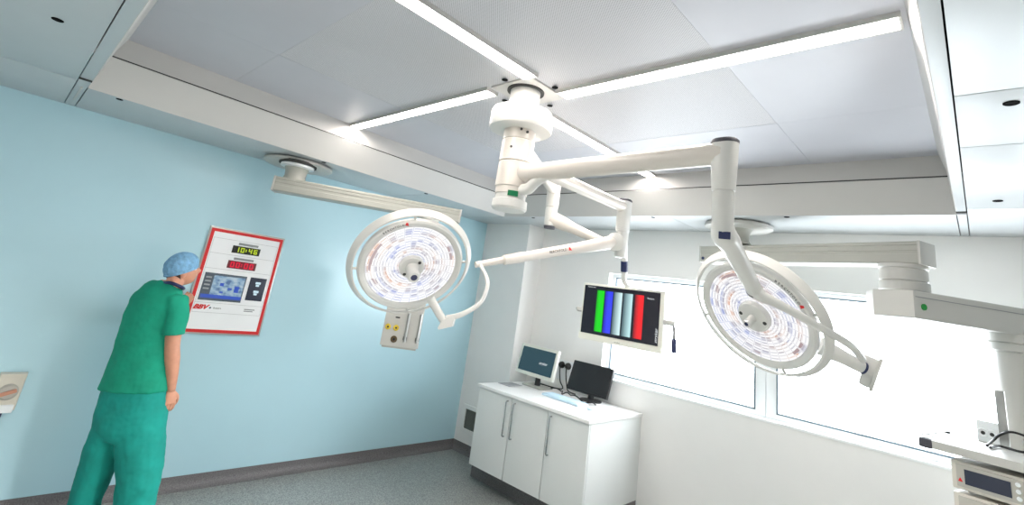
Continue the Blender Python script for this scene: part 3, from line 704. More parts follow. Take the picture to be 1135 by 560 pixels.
# right boom
FR = V((4.50, 1.52, ZS))
t = thing('supply_boom', FR, 'beige double-jointed ceiling boom crossing in front of the window on the right', 'ceiling boom', 'beige supply booms hanging from the soffit')
FM = Matrix.Translation((FR.x, FR.y, 0))
obj('flange', B().lathe([(0, ZS), (.26, ZS-.004), (.28, ZS-.016), (.28, ZS-.04), (.26, ZS-.05), (0, ZS-.05)], FM, 56), M['beige_lt'], t)
obj('neck', B().lathe([(0, 2.76), (.125, 2.755), (.105, 2.73), (.092, 2.70), (.09, 2.65), (.11, 2.62), (0, 2.615)], FM, 36), M['beige'], t)
TB = 2.60
A = onz(777, 273, TB); E = onz(1016, 267, TB)
bx = rframe(A, E); ln = (E-A).length
hgt = .145; w_ = .19
bx = bx @ Matrix.Translation((0, w_/2, -hgt/2))
if (bx @ V((0, w_/2, 0))).length < (bx @ V((0, -w_/2, 0))).length: bx = rframe(A, E) @ Matrix.Translation((0, -w_/2, -hgt/2))
boom_arm(t, bx, 0, ln, w_, hgt)
pl = bx @ V((.03, -w_/2-.003, -.04)); obj('blue_button', B().lathe([(0, .003), (.014, .003), (.014, -.004), (0, -.004)], zframe(pl, -(bx.to_3x3() @ V((0, 1, 0)))), 16), M['navy'], t)
J = bx @ V((ln-.13, 0, 0)); JM = Matrix.Translation((J.x, J.y, 0)); zb_ = TB-hgt
obj('swivel_joint', B().lathe([(0, zb_), (.135, zb_), (.135, zb_-.022), (.125, zb_-.03), (.13, zb_-.036), (.13, zb_-.10), (.124, zb_-.106), (.136, zb_-.114), (.136, zb_-.165), (.125, zb_-.17), (.12, zb_-.205), (0, zb_-.205)], JM, 40), M['beige_lt'], t)
zt2 = zb_-.195
PA_, PB_ = onz(967, 320, zt2), onz(1012, 321.5, zt2)
d2 = V((.8, -.6, 0)).normalized(); q2 = V((.6, .8, 0)).normalized()
far = PB_ + d2*1.02
b2 = frame(V((PB_.x, PB_.y, zt2-.08)), d2, V((0, 0, 1)).cross(d2), V((0, 0, 1)))
hb2 = .158
def plan(pts, z0, z1, ins=.006):
    cc = sum(pts, V())/len(pts); rr = []
    for z, k_ in ((z0, ins), (z0+ins, 0), (z1-ins, 0), (z1, ins)):
        rr.append([V((p.x, p.y, 0))+(cc-p).normalized()*k_*V((1, 1, 0)).length*.7*(1 if k_ else 0)+V((0, 0, z-(0))) for p in pts])
    return [[V((p.x, p.y, z_)) for p in r] for r, z_ in zip(rr, (z0, z0+ins, z1-ins, z1))]
flat = lambda p: V((p.x, p.y, 0))
arm_pts = [flat(PA_), flat(PB_), flat(far), flat(far+q2*.16), flat(PB_+q2*.26+d2*.1), flat(PA_+V((.2, .06, 0)))]
obj('lower_arm', B().loft(plan(arm_pts, zt2-hb2, zt2)), M['beige_lt'], t, False)
g0 = PB_+d2*.012-q2*.0005; g1 = far-d2*.005-q2*.0005
obj('arm_groove', B().box(((g1-g0).length/2, 0, 0), ((g1-g0).length, .003, .005), 0, frame(V((g0.x, g0.y, zt2-.035)), d2, q2, V((0, 0, 1)))), M['label'], t)
sidey = -1 if (b2 @ V((0, -1, 0))-C0).length < (b2 @ V((0, 1, 0))-C0).length else 1
gp = onz(1021.5, 346, zt2-.09); gp = PB_+d2*.065; gp = V((gp.x, gp.y, zt2-.088)); obj('green_button', B().lathe([(0, .005), (.018, .005), (.019, -.002), (0, -.002)], zframe(gp, -q2), 20), M['greendot'], t, label='round green button')
ce = PB_ + d2*.81 + q2*.09; CM = Matrix.Translation((ce.x, ce.y, 0)); z0 = zt2-.155
obj('collar', B().lathe([(0, z0), (.13, z0), (.13, z0-.05), (.122, z0-.055), (.128, z0-.06), (.128, z0-.10), (.11, z0-.11), (0, z0-.11)], CM, 36), M['beige_lt'], t)
obj('drop_tube', B().lathe([(0, z0-.1), (.105, z0-.1), (.105, 1.3), (0, 1.3)], CM, 36), M['beige_lt'], t)
# service head with sockets
hw = .46
sx = V((-.2, -.98, 0)).normalized(); sn = V((-.98, .2, 0)).normalized()     # shelf direction (to the right in view), outward normal
SH0 = U(1018, 484.5, 2.25)                                                       # front left corner of the shelf
hm = frame(V((ce.x, ce.y, 0)), sx, V((0, 0, 1)), sn)
SHz = SH0.z
ol = [hm.inverted() @ V((p.x, p.y, p.z)) for p in (U(1083, 466, 2.9), U(1111, 489, 2.9))]
xL = (hm.inverted() @ V((SH0.x, SH0.y, 0))).x; zF = (hm.inverted() @ V((SH0.x, SH0.y, 0))).z
pt = onz(1098, 478, 1.53)
def onhm(u, v, zl):
    nn = sn; o = hm @ V((0, 0, zl)); d_ = ray(u, v); k_ = (o-C0).dot(nn)/d_.dot(nn); return C0+d_*k_
pz = .115
plc = [onhm(u, v, pz) for u, v in ((1083, 465), (1107, 471), (1107, 492), (1083, 488))]
pc = sum(plc, V())/4; pw = (plc[1]-plc[0]).length; ph = abs(plc[0].z-plc[3].z)
pm = frame(pc, sx, V((0, 0, 1)), sn)
pxl = (hm.inverted() @ plc[0]).x - .012
hd_b = obj('service_head', B().box(((pxl+.26)/2, (SHz-.75+1.55)/2, 0), (.26-pxl, 1.55-SHz+.75, .2), .012, hm), M['beige_lt'], t)
spl = obj('socket_plate', B().box((0, 0, -.004), (pw, ph, .012), .003, pm), M['frame'], hd_b)
for dx in (-pw*.22, pw*.2):
    so_ = 1; obj('socket', B().lathe([(0, .004), (.012, .004), (.022, .010), (.025, .006), (.026, 0), (0, 0)], pm @ Matrix.Translation((dx, -.01, .0)), 24), M['frame'], spl); obj('socket_hole', B().lathe([(0, .0062), (.010, .0062), (.010, .004), (0, .004)], pm @ Matrix.Translation((dx, -.01, .0)), 16), M['ink'], spl)
shw = .62; shd = .42
sm_ = frame(SH0, sx, V((0, 0, 1)), sn)
obj('shelf', B().box((shw/2, -.018, -shd/2), (shw, .036, shd), .007, sm_), M['beige_lt'], t)
obj('shelf_bumper', B().box((.024, -.019, -.016), (.052, .041, .04), .012, sm_), M['rubber'], t, label='dark rubber corner of the shelf')
obj('shelf_rail', B().tube([sm_ @ V((.005, .01, -.04)), sm_ @ V((.005, .012, -shd+.03))], .005, 10), M['steel'], t)
obj('shelf_knob', B().lathe([(0, .012), (.012, .012), (.012, 0), (0, 0)], zframe(sm_ @ V((.008, .004, -shd+.03)), V((0, 0, 1))), 14), M['rubber'], t)
obj('lower_shelf', B().box((shw/2+.04, -.50, -shd/2), (shw-.04, .04, shd), .008, sm_), M['beige_lt'], t)
# shelf brackets joining shelves to the head
for yy in (-.03, -.50):
    p = sm_ @ V((.36, yy, -shd+.01)); q = V((ce.x, ce.y, p.z)); obj('shelf_bracket', B().tube([p, q], .03, 12), M['steel'], t)
# steel pole clamped to the shelf
pa = U(1107.5, 433, 2.42); pb = V((pa.x, pa.y, SHz-.04))
obj('pole', B().box((0, 0, 0), (.034, .022, pa.z-SHz+.0), .004, frame((pa.x, pa.y, (pa.z+SHz)/2), sx, sn, V((0, 0, 1)))), M['steel'], t, label='grey steel post standing on the shelf')
# equipment
def unit(zt, hgt, lb, kind):
    o = sm_ @ V((.103, zt, -.025)); mm = frame(o, sx, V((0, 0, 1)), sn); w, dpt = .46, .34
    e = thing('equipment_unit', sm_ @ V((.103+w/2, zt-hgt, -.2)), lb, 'medical device', 'stacked devices under the boom shelf')
    obj('case', B().box((w/2, -hgt/2, -dpt/2), (w, hgt-.006, dpt), .008, mm), M['equip'], e)
    fc = obj('fascia', B().box((.125, -hgt/2, .002), (.215, hgt-.03, .008), .003, mm), M['equip2'], e)
    if kind == 0:
        obj('display', B().box((.118, -hgt/2, .007), (.145, hgt*.5, .004), .001, mm), M['scr_dark'], fc)
        for i in range(3): obj('button', B().lathe([(0, .005), (.008, .005), (.009, 0), (0, 0)], mm @ Matrix.Translation((.212, -hgt*.27-i*hgt*.22, .006)), 16), M['frame'], fc)
        obj('warning_mark', B().loft([[mm @ V(p) for p in ((.022, -hgt*.7, z), (.038, -hgt*.7, z), (.03, -hgt*.56, z))] for z in (.006, .007)]), M['red'], fc)
        for i, (xx, yy) in enumerate(((.27, .35), (.275, .75), (.33, .4), (.33, .8))):
            obj('knob', B().lathe([(0, .008), (.010, .008), (.013, .002), (.015, 0), (0, 0)], mm @ Matrix.Translation((xx, -hgt*yy, .0)), 20), M['ink'], e)
    else:
        obj('display', B().box((.12, -hgt/2, .007), (.15, hgt*.62, .004), .001, mm), M['scr_dark'], fc)
        obj('display_panel', B().box((.14, -hgt/2-.01, .0095), (.09, hgt*.5, .002), 0, mm), M['scr_grey'], fc)
        obj('button', B().lathe([(0, .004), (.005, .004), (.005, 0), (0, 0)], mm @ Matrix.Translation((.012, -hgt*.7, .0)), 14), M['ink'], e)
    for fx_ in (.05, w-.05): obj('foot', B().lathe([(0, 0), (.012, 0), (.012, -.012), (0, -.012)], mm @ Matrix.Translation((fx_, -hgt+.008, -.05)) @ Matrix.Rotation(-PI/2, 4, 'X'), 12), M['black'], e)
unit(-.056, .118, 'beige device with a slim dark display and round knobs, directly under the boom shelf', 0)
unit(-.182, .28, 'beige device with a wide dark screen, under the slimmer device at the right edge', 1)
def lay(u, v, up=0): return onz(u, v, SHz+.0075) + V((0, 0, up))
tag(obj('cable', B().tube([lay(1094, 494), lay(1101, 491, .01), lay(1109, 492.5, .04), lay(1121, 496, .066), lay(1134, 499, .066), lay(1147, 502, .05)], .0055, 8, 6), M['black']), 'upper black cable arching over the boom shelf at the right edge', 'cable')
tag(obj('cable', B().tube([lay(1098, 496.5), lay(1107, 494.5), lay(1117, 497), lay(1127, 500), lay(1137, 502), lay(1147, 505)], .0055, 8, 6), M['black']), 'lower black cable lying flat on the boom shelf at the right edge', 'cable')

# ------------------------------------------------------------------ cabinet, worktop and what stands on it
KX0, KX1, KY0, KY1, KZ = 3.97, XW-.002, 2.54, 3.935, .925
cb = thing('base_cabinet', ((KX0+KX1)/2, (KY0+KY1)/2, 0), 'white three-door base cabinet standing against the window wall', 'cabinet')
obj('carcass', B().box(((KX0+KX1)/2+.011, (KY0+KY1)/2, (KZ+.19)/2), (KX1-KX0-.022, KY1-KY0, KZ-.19), .003), M['cab'], cb)
obj('plinth', B().box(((KX0+KX1)/2+.1, (KY0+4.085)/2, .095), (KX1-KX0-.2, 4.085-KY0-.01, .19)), M['skirting'], cb, label='dark recessed plinth')
for y0, y1, hy in ((3.462, KY1, 3.508), (3.0, 3.456, 3.41), (KY0, 2.996, 2.953)):
    dr = obj('door', B().box((KX0+.009, (y0+y1)/2, (KZ-.004+.19)/2), (.018, y1-y0-.004, KZ-.006-.19), .003), M['cab'], cb)
    hx = KX0-.03
    obj('handle', B().tube([(KX0+.002, hy, .883), (hx+.008, hy, .883), (hx, hy, .875), (hx, hy, .57), (hx+.008, hy, .562), (KX0+.002, hy, .562)], .0065, 12), M['chrome'], dr, label='slim satin metal bar handle')
tag(obj('worktop', B().box(((KX0+KX1)/2-.012, (KY0+KY1)/2+.005, KZ+.016), (KX1-KX0+.024, KY1-KY0+.03, .03), .008, None, 3), M['top']), 'white worktop lying on the three-door cabinet', 'worktop')
TZ = KZ+.031

def desk_monitor(c, w, h, yaw, pitch, lb, dark, tx):
    yw, pt_ = math.radians(yaw), math.radians(pitch)
    n = V((math.cos(yw)*math.cos(pt_), math.sin(yw)*math.cos(pt_), math.sin(pt_))); r = V((-math.sin(yw), math.cos(yw), 0)); r = V((0, 0, 1)).cross(n).normalized(); up = n.cross(r)
    m_ = frame(c, r, up, n); hn = V((n.x, n.y, 0)).normalized()
    fz = c - hn*.06
    t = thing('computer_monitor', (fz.x, fz.y, TZ), lb, 'computer monitor', 'computer monitors on the worktop')
    bz = M['black'] if dark else M['bezel']
    bd = .012 if dark else .03
    obj('casing', B().box((0, 0, -.02), (w, h, .036), .006, m_).box((0, 0, -.045), (w*.6, h*.6, .03), .01, m_), bz, t)
    sc = obj('screen', B().box((0, .004, -.001), (w-2*bd, h-2*bd-.006, .003), 0, m_), M['offscr'] if dark else M['teal'], t)
    if tx: text('screen_lettering', tx, .042, M['lite'], m_ @ Matrix.Translation((w*.18, -h*.02, .0008)), sc, shear=.3)
    b0 = V((fz.x, fz.y, TZ)); fw = rframe(b0, b0+hn)
    if dark:
        obj('stand_base', B().lathe([(0, 0), (.115, 0), (.115, .008), (.06, .018), (0, .02)], Matrix.Translation(b0), 32), bz, t)
    else:
        obj('stand_base', B().box((0, 0, .009), (.21, .28, .018), .006, fw), M['beige'], t)
    top = m_ @ V((0, -.02, -.045))
    obj('stand_neck', B().tube([b0+V((0, 0, .01)), b0+V((0, 0, .09))*1-hn*.0, top-hn*.005], [.035, .03, .025], 16, 3), M['black'], t)
desk_monitor(V((4.555, 3.683, 1.226)), .564, .325, 177, 12, 'white-framed computer monitor with a dark teal screen, left on the worktop', False, 'stryker')
desk_monitor(V((4.69, 3.054, 1.175)), .497, .305, 180.5, 20, 'black computer monitor with a blank screen, right on the worktop', True, None)
# keyboard
t = thing('keyboard', (4.40, 3.12, TZ), 'pale blue covered keyboard lying in front of the black monitor', 'keyboard')
km = frame((4.40, 3.14, TZ+.001), V((-.05, -1, 0)).normalized(), V((1, -.05, 0)).normalized(), V((0, 0, 1)))
obj('key_tray', B().box((0, 0, .01), (.47, .17, .02), .006, km), M['ltblue'], t)
kb = B()
for i in range(5):
    for j in range(15): kb.box((-.21+j*.03, -.06+i*.03, .022), (.025, .025, .006), .002, km, 1)
obj('keys', kb, M['ltblue'], t)
tag(obj('computer_mouse', B().ell((4.37, 2.79, TZ+.012), (.055, .034, .018)), M['ltblue']), 'pale blue mouse on the worktop by the right end', 'mouse')
t = tag(obj('printed_sheet', B().box((4.33, 3.83, TZ+.003), (.22, .17, .004), .001, None), M['paper']), 'grey printed leaflet lying at the left end of the worktop', 'leaflet')
# wall sockets, plugs, cables
s = thing('wall_socket', (XW, 3.47, 1.16), 'white double wall socket between the two computer monitors', 'socket')
obj('socket_plate', B().box((XW-.006, 3.50, 1.16), (.012, .27, .21), .004), M['frame'], s)
for yy, nm in ((3.566, 'left'), (3.476, 'right')):
    z_ = 1.215
    pg = thing('mains_plug', (XW-.012, yy, z_), 'black mains plug in the wall socket, the %s one of two' % nm, 'plug', 'black plugs in the wall socket')
    obj('plug_body', B().lathe([(0, .05), (.02, .048), (.034, .03), (.037, .0), (0, .0)], zframe((XW-.012, yy, z_), (-1, 0, 0)), 24), M['black'], pg)
    obj('flex', B().tube([(XW-.05, yy, z_-.02), (XW-.055, yy-.005, z_-.08), (XW-.05, yy-.02, z_-.17), (XW-.06, yy-.06, TZ+.012), (XW-.12, yy-.10+(.3 if nm == 'left' else -.1), TZ+.012)], .0065, 8, 5), M['black'], pg)
tag(obj('cable_bundle', B().tube([(4.68, 3.58, TZ+.008), (4.70, 3.48, TZ+.03), (4.72, 3.42, TZ+.012), (4.66, 3.36, TZ+.03), (4.60, 3.32, TZ+.01), (4.60, 3.26, TZ+.04), (4.62, 3.22, TZ+.02)], .006, 8, 6).tube([(4.62, 3.22, TZ+.02), (4.54, 3.1, TZ+.045), (4.52, 2.98, TZ+.012), (4.54, 2.9, TZ+.03), (4.58, 2.88, TZ+.01)], .0065, 8, 6), M['black']), 'tangled black cables lying behind the pale blue keyboard', 'cable')
t = thing('trunking_box', (XW, 4.0, 1.1), 'small white wall box left of the white-framed computer monitor', 'wall box')
obj('box_body', B().box((XW-.02, 3.99, 1.13), (.04, .10, .22), .005), M['frame'], t)
obj('box_lid', B().box((XW-.042, 3.99, 1.13), (.006, .085, .20), .003), M['cab'], t)
# wall vent on the boxed-out corner
gy0, gy1, gz0, gz1 = 4.28, 4.775, .215, .525
t = thing('wall_vent', (XC, (gy0+gy1)/2, gz0), 'grey louvred vent in a white frame low on the corner wall', 'vent')
f = B(); fb = .045
for a in ((gy0, gy0+fb, gz0, gz1), (gy1-fb, gy1, gz0, gz1), (gy0+fb, gy1-fb, gz0, gz0+fb), (gy0+fb, gy1-fb, gz1-fb, gz1)):
    f.box((XC-.008, (a[0]+a[1])/2, (a[2]+a[3])/2), (.016, a[1]-a[0], a[3]-a[2]), .002)
obj('vent_frame', f, M['white'], t)
l = B()
for i in range(16):
    zz_ = gz0+fb+.012+i*(gz1-gz0-2*fb-.02)/15
    l.box((0, 0, 0), (.014, gy1-gy0-2*fb, .003), 0, Matrix.Translation((XC-.008, (gy0+gy1)/2, zz_)) @ Matrix.Rotation(.6, 4, 'Y'))
l.box((XC-.001, (gy0+gy1)/2, (gz0+gz1)/2), (.002, gy1-gy0-2*fb, gz1-gz0-2*fb))
obj('louvre', l, M['grille'], t)

# ------------------------------------------------------------------ control panel on the blue wall
PX0, PX1, PZ0, PZ1 = 1.288, 1.945, 1.206, 2.113
t = thing('control_panel', ((PX0+PX1)/2, YB, PZ0), 'white wall control panel with a red border, digital clocks and a screen', 'control panel')
pw, ph = PX1-PX0, PZ1-PZ0
PMt = frame((PX0, YB-.012, PZ1), V((1, 0, 0)), V((0, 0, 1)), V((0, -1, 0)))
def pr(s0, s1, t0, t1, z, dz=.004): return ((s0+s1)/2*pw, -(t0+t1)/2*ph, z+dz/2), ((s1-s0)*pw, (t1-t0)*ph, dz)
obj('back_frame', B().box((pw/2, -ph/2, -.004), (pw, ph, .014), .003, PMt), M['steel'], t)
b = B(); i0, i1, j0, j1 = .022, .978, .016, .984; bw, bh = .04, .029
for a in ((i0, i1, j0, j0+bh), (i0, i1, j1-bh, j1), (i0, i0+bw, j0+bh, j1-bh), (i1-bw, i1, j0+bh, j1-bh)):
    c, d_ = pr(*a, .002, .005); b.box(c, d_, 0, PMt)
obj('red_border', b, M['red'], t, label='red border strip')
c, d_ = pr(i0+bw, i1-bw, j0+bh, j1-bh, .002, .004); fc = obj('face_plate', B().box(c, d_, 0, PMt), M['board'], t)
b = B()
for tt in (.10, .245, .39, .71, .80):
    c, d_ = pr(.075, .925, tt, tt+.0035, .0055, .001); b.box(c, d_, 0, PMt)
for s_ in (.075, .921):
    c, d_ = pr(s_, s_+.004, .10, .80, .0055, .001); b.box(c, d_, 0, PMt)
obj('panel_seam', b, M['line'], fc)
for a in ((.40, .66, .118, .14), (.39, .65, .265, .287)):
    c, d_ = pr(*a, .005, .004); obj('label_plate', B().box(c, d_, .001, PMt), M['label'], fc)
SEG = {'0': 'abcdef', '1': 'bc', '4': 'bcfg', '6': 'acdefg'}
def digits(s, s0, s1, t0, t1, m, parent):
    b = B(); cw = (s1-s0)/4.5; x = s0
    def bar(xa, xb, ya, yb):
        c, d_ = pr(xa, xb, ya, yb, .010, .0015); b.box(c, d_, 0, PMt)
    for ch in s:
        if ch == ':':
            for q in (.35, .65):
                yy = t0+(t1-t0)*q; bar(x+.004, x+.02, yy-.006, yy+.006)
            x += cw*.5; continue
        l_, r_, th, tv = x+cw*.14, x+cw*.84, .010, .014; mid = (t0+t1)/2
        for g in SEG[ch]:
            if g == 'a': bar(l_, r_, t0, t0+th)
            if g == 'd': bar(l_, r_, t1-th, t1)
            if g == 'g': bar(l_, r_, mid-th/2, mid+th/2)
            if g == 'f': bar(l_, l_+tv, t0, mid)
            if g == 'b': bar(r_-tv, r_, t0, mid)
            if g == 'e': bar(l_, l_+tv, mid, t1)
            if g == 'c': bar(r_-tv, r_, mid, t1)
        x += cw
    obj('digits', b, m, parent)
c, d_ = pr(.335, .70, .15, .222, .005, .005); k1 = obj('clock_display', B().box(c, d_, .001, PMt), M['dark'], fc, label='black clock display with yellow-green digits')
digits('10:46', .365, .675, .162, .210, M['digit_g'], k1)
c, d_ = pr(.33, .70, .297, .372, .005, .005); k2 = obj('timer_display', B().box(c, d_, .001, PMt), M['redglass'], fc, label='red timer display with red digits')
digits('00:00', .355, .675, .308, .361, M['digit_r'], k2)
c, d_ = pr(.10, .625, .435, .69, .005, .005); k3 = obj('touch_screen', B().box(c, d_, .001, PMt), M['scr_grey'], fc)
def pq(s0, s1, t0, t1, z): return [PMt @ V((s*pw, -t_*ph, z)) for s, t_ in ((s0, t1), (s1, t1), (s1, t0), (s0, t0))]
obj('screen_picture', B().quad(pq(.215, .61, .455, .635, .0105)), M['picture'], k3, False, recalc=False)
obj('screen_toolbar', B().quad(pq(.115, .615, .635, .668, .0105)), M['scr_blue'], k3, False, recalc=False)
b = B()
for i in range(4): b.quad(pq(.12, .19, .47+i*.035, .485+i*.035, .0105))
obj('screen_menu', b, M['label'], k3, False, recalc=False)
for a in ((.31, .36, .52, .55), (.42, .47, .56, .58), (.33, .37, .60, .615), (.50, .56, .54, .60)): obj('screen_icon', B().quad(pq(*a, .0108)), M['scr_blue'], k3, False, recalc=False)
c, d_ = pr(.675, .895, .435, .66, .005, .005); k4 = obj('light_panel', B().box(c, d_, .001, PMt), M['scr_dark'], fc, label='dark narrow screen with two pale symbols')
for yy in (.475, .56):
    b = B(); b.quad(pq(.755, .825, yy, yy+.022, .0105)); b.quad(pq(.765, .81, yy+.026, yy+.045, .0105)); obj('symbol', b, M['icon'], k4, False, recalc=False)
text('red_lettering', 'BBV', .05, M['red'], PMt @ Matrix.Translation((.155*pw, -.755*ph, .0065)), fc, shear=.35, xs=1.25, bold=.003)
text('small_lettering', 'theatre', .022, M['ink'], PMt @ Matrix.Translation((.36*pw, -.757*ph, .0065)), fc)
obj('mark_dot', B().lathe([(0, .001), (.009, .001), (.009, 0), (0, 0)], PMt @ Matrix.Translation((.275*pw, -.757*ph, .006)), 14), M['gasket'], fc)
c, d_ = pr(.70, .84, .745, .755, .005, .0015); b = B().box(c, d_, 0, PMt); c, d_ = pr(.70, .82, .762, .771, .005, .0015); b.box(c, d_, 0, PMt); obj('small_print', b, M['label'], fc)

# isolator outlet on the blue wall at the left edge
t = thing('isolator_switch', (.39, YB, .62), 'cream rotary isolator outlet with an orange lever, low on the blue wall', 'switch')
IM = frame((.39, YB-.004, .775), V((1, 0, 0)), V((0, 0, 1)), V((0, -1, 0)))
obj('housing', B().loft([[IM @ V((x*k_, y*k2_, z)) for x, y in ((-.068, -.10), (.066, -.10), (.068, .10), (.068, .135), (-.068, .135), (-.07, .10))] for z, k_, k2_ in ((0, 1, 1), (.045, 1, 1), (.06, .92, .95))]), M['outlet'], t)
obj('screw_tab', B().box((0, .125, .055), (.13, .02, .02), .004, IM), M['outlet'], t)
dl = obj('dial', B().lathe([(0, .078), (.04, .076), (.05, .066), (.054, .055), (0, .055)], IM @ Matrix.Translation((0, .02, 0)), 32), M['equip2'], t)
obj('lever', B().box((0, 0, .086), (.085, .024, .02), .006, IM @ Matrix.Translation((0, .02, 0)) @ Matrix.Rotation(.35, 4, 'Z')), M['orange'], dl)
obj('socket_flap', B().box((0, -.085, .062), (.11, .05, .03), .008, IM), M['frame'], t)
obj('plug', B().tube([IM @ V((-.02, -.10, .04)), IM @ V((-.02, -.155, .045))], [.035, .03], 20), M['navy'], t)

# ------------------------------------------------------------------ the person
FD = V((.709, .705, 0)).normalized(); PB = V((1.02, 4.36, 0))
def P(u, v, off=0):
    d_ = ray(u, v); return C0 + d_*((PB.dot(FD)+off-C0.dot(FD))/d_.dot(FD))
SR = FD.cross(V((0, 0, 1)))     # the person's right
def limb(b, st, n=20):
    """st: (u, v, off, half width, half depth); elliptical rings square to the limb's axis"""
    pts = [P(*s[:3]) for s in st]; rings = []
    # densify
    Q, Wd = smooth_path(pts, [s[3] for s in st], 5); _, Dp = smooth_path(pts, [s[4] for s in st], 5)
    for i, p in enumerate(Q):
        tn = (Q[min(i+1, len(Q)-1)]-Q[max(i-1, 0)]).normalized()
        d_ = (FD - tn*FD.dot(tn)); d_ = d_.normalized() if d_.length > .2 else (V((0, 0, 1))-tn*tn.z).normalized()
        w = tn.cross(d_).normalized()
        rings.append([p + w*math.cos(2*PI*k/n)*Wd[i] + d_*math.sin(2*PI*k/n)*Dp[i] for k in range(n)])
    b.loft(rings)
    e0, e1 = Q[0], Q[-1]
    return b
man = thing('person', (PB.x, PB.y, 0), 'person in green scrubs and a blue cap, seen from behind, touching the red-bordered panel', 'person')
# body: one continuous surface
b = B()
limb(b, [(148, 455, 0, .17, .11), (155, 415, 0, .165, .105), (166, 370, 0, .17, .11), (176, 338, 0, .17, .10), (187, 321, 0, .11, .07), (193, 314, .01, .058, .06), (198, 303, .03, .056, .06)])
limb(b, [(195.5, 334, 0, .05, .05), (195, 348, -.02, .05, .052), (192.5, 370, -.03, .05, .05), (191, 384, -.03, .047, .048), (191, 398, -.02, .048, .048), (191, 414, 0, .038, .04), (190, 428, .02, .029, .031), (189.5, 433, .025, .028, .026)])
limb(b, [(155, 332, 0, .055, .055), (163, 345, .14, .05, .05), (172, 356, .28, .044, .044), (185, 348, .40, .042, .042), (198, 344, .38, .03, .03), (203, 338, .41, .028, .024)])
limb(b, [(133, 452, 0, .10, .10), (118, 490, 0, .085, .09), (104, 527, .0, .06, .065), (98, 545, -.01, .055, .06), (88, 578, 0, .036, .042), (86, 586, .0, .04, .05)])
limb(b, [(162, 452, 0, .10, .10), (158, 490, 0, .085, .09), (154, 527, .0, .06, .065), (152, 545, -.01, .055, .06), (147, 578, 0, .036, .042), (146.5, 586, .0, .04, .05)])
# feet
for (u, v) in ((86, 586), (146.5, 586)):
    a_ = P(u, v, 0); b.ell((a_.x+FD.x*.07, a_.y+FD.y*.07, .06), (.125, .045, .038), Matrix.Rotation(math.atan2(FD.y, FD.x), 3, 'Z'))
# head
upv = (-DN); hc_ = P(202, 300, .045)
gz = upv.normalized(); gd = (FD*.70 + SR*.72); gd = (gd-gz*gd.dot(gz)).normalized(); gx_ = gd.cross(gz)
HMx = frame(hc_, gx_, gd, gz)
def head(b):
    bm = b.bm; nu, nv = 48, 40; rows = []
    for i in range(nv+1):
        th = PI*i/nv; row = []
        for k_ in range(nu):
            ph_ = 2*PI*k_/nu; x, y, z = math.sin(th)*math.cos(ph_), math.sin(th)*math.sin(ph_), -math.cos(th)
            X, Y, Z = x*.073, y*.096, z*.112
            if Z < 0: X *= 1-.28*(Z/.112)**2*(1 if Y > -.02 else .6); Y = Y*(1-.12*(Z/.112)**2) + (.016*(-Z/.112) if Y > 0 else 0)
            g = lambda cx, cz, sx_, sz_: math.exp(-((X-cx)/sx_)**2-((Z-cz)/sz_)**2)
            if y > .2:
                Y += .024*g(0, -.022, .013, .02) + .012*g(0, .005, .010, .03)       # nose
                Y -= .010*(g(.031, .008, .016, .011)+g(-.031, .008, .016, .011))    # eye sockets
                Y += .006*g(0, .030, .05, .012)                                      # brow
                Y += .007*(g(0, -.055, .022, .006)+g(0, -.068, .020, .007)) - .004*g(0, -.0615, .022, .003)   # lips
                Y += .010*g(0, -.095, .022, .016)                                    # chin
            row.append(bm.verts.new(HMx @ V((X, Y, Z))) if 0 < i < nv else None)
        if i in (0, nv): row = [bm.verts.new(HMx @ V((0, .01 if i == 0 else 0, -.112 if i == 0 else .112)))]
        rows.append(row)
    for a_, c_ in zip(rows, rows[1:]):
        for k_ in range(nu):
            j = (k_+1) % nu
            if len(a_) == 1: bm.faces.new((a_[0], c_[j], c_[k_]))
            elif len(c_) == 1: bm.faces.new((a_[k_], a_[j], c_[0]))
            else: bm.faces.new((a_[k_], a_[j], c_[j], c_[k_]))
    for sx_ in (-1, 1):
        b.ell(HMx @ V((sx_*.074, -.008, -.012)), (.010, .020, .032), HMx.to_3x3())
head(b)
# hands: palm, four separate fingers and a thumb
def hand(b, wr, ax, bk, side, ln_, curl, spread=.0, thumb=1):
    """ax: wrist to knuckles, bk: back of the hand, side: towards the thumb"""
    ax, bk, side = V(ax).normalized(), V(bk), V(side); bk = (bk-ax*bk.dot(ax)).normalized(); side = ax.cross(bk)*(1 if ax.cross(bk).dot(side) > 0 else -1)
    pl = ln_*.52
    rings = []
    for q, wq, tq in ((0, .026, .018), (.3, .034, .019), (.7, .041, .017), (1, .041, .013)):
        rings.append([wr+ax*pl*q+side*math.cos(2*PI*i/16)*wq+bk*math.sin(2*PI*i/16)*tq for i in range(16)])
    b.loft(rings)
    for i, (off, fl, rr) in enumerate(((.031, .92, .0092), (.0105, 1.0, .0097), (-.0105, .94, .0092), (-.031, .74, .0082))):
        p = wr+ax*pl*.9+side*off; L = ln_*.50*fl; c1_, c2_, c3_ = curl
        pts = [p]; a_ = 0; 
        for seg, c_ in ((.45, c1_), (.32, c2_), (.23, c3_)):
            a_ += c_; p = p + (ax*math.cos(a_)-bk*math.sin(a_)+side*off*spread*6)*L*seg; pts.append(p)
        b.tube([wr+ax*pl*.6+side*off*.9]+pts, [rr*1.05, rr*1.08, rr, rr*.92, rr*.78], 12, 3)
        b.ell(pts[-1], (rr*.78,)*3)
    tb = wr+ax*pl*.25+side*.022; t1 = tb+side*.026+ax*.028-bk*.006; t2 = t1+side*.008+ax*.032-bk*.012; t3 = t2+ax*.024-bk*.012-side*.004
    b.tube([tb, t1, t2, t3], [.014, .0125, .0105, .0085], 12, 3); b.ell(t3, (.0085,)*3)
wrR = P(189.5, 432, .025)
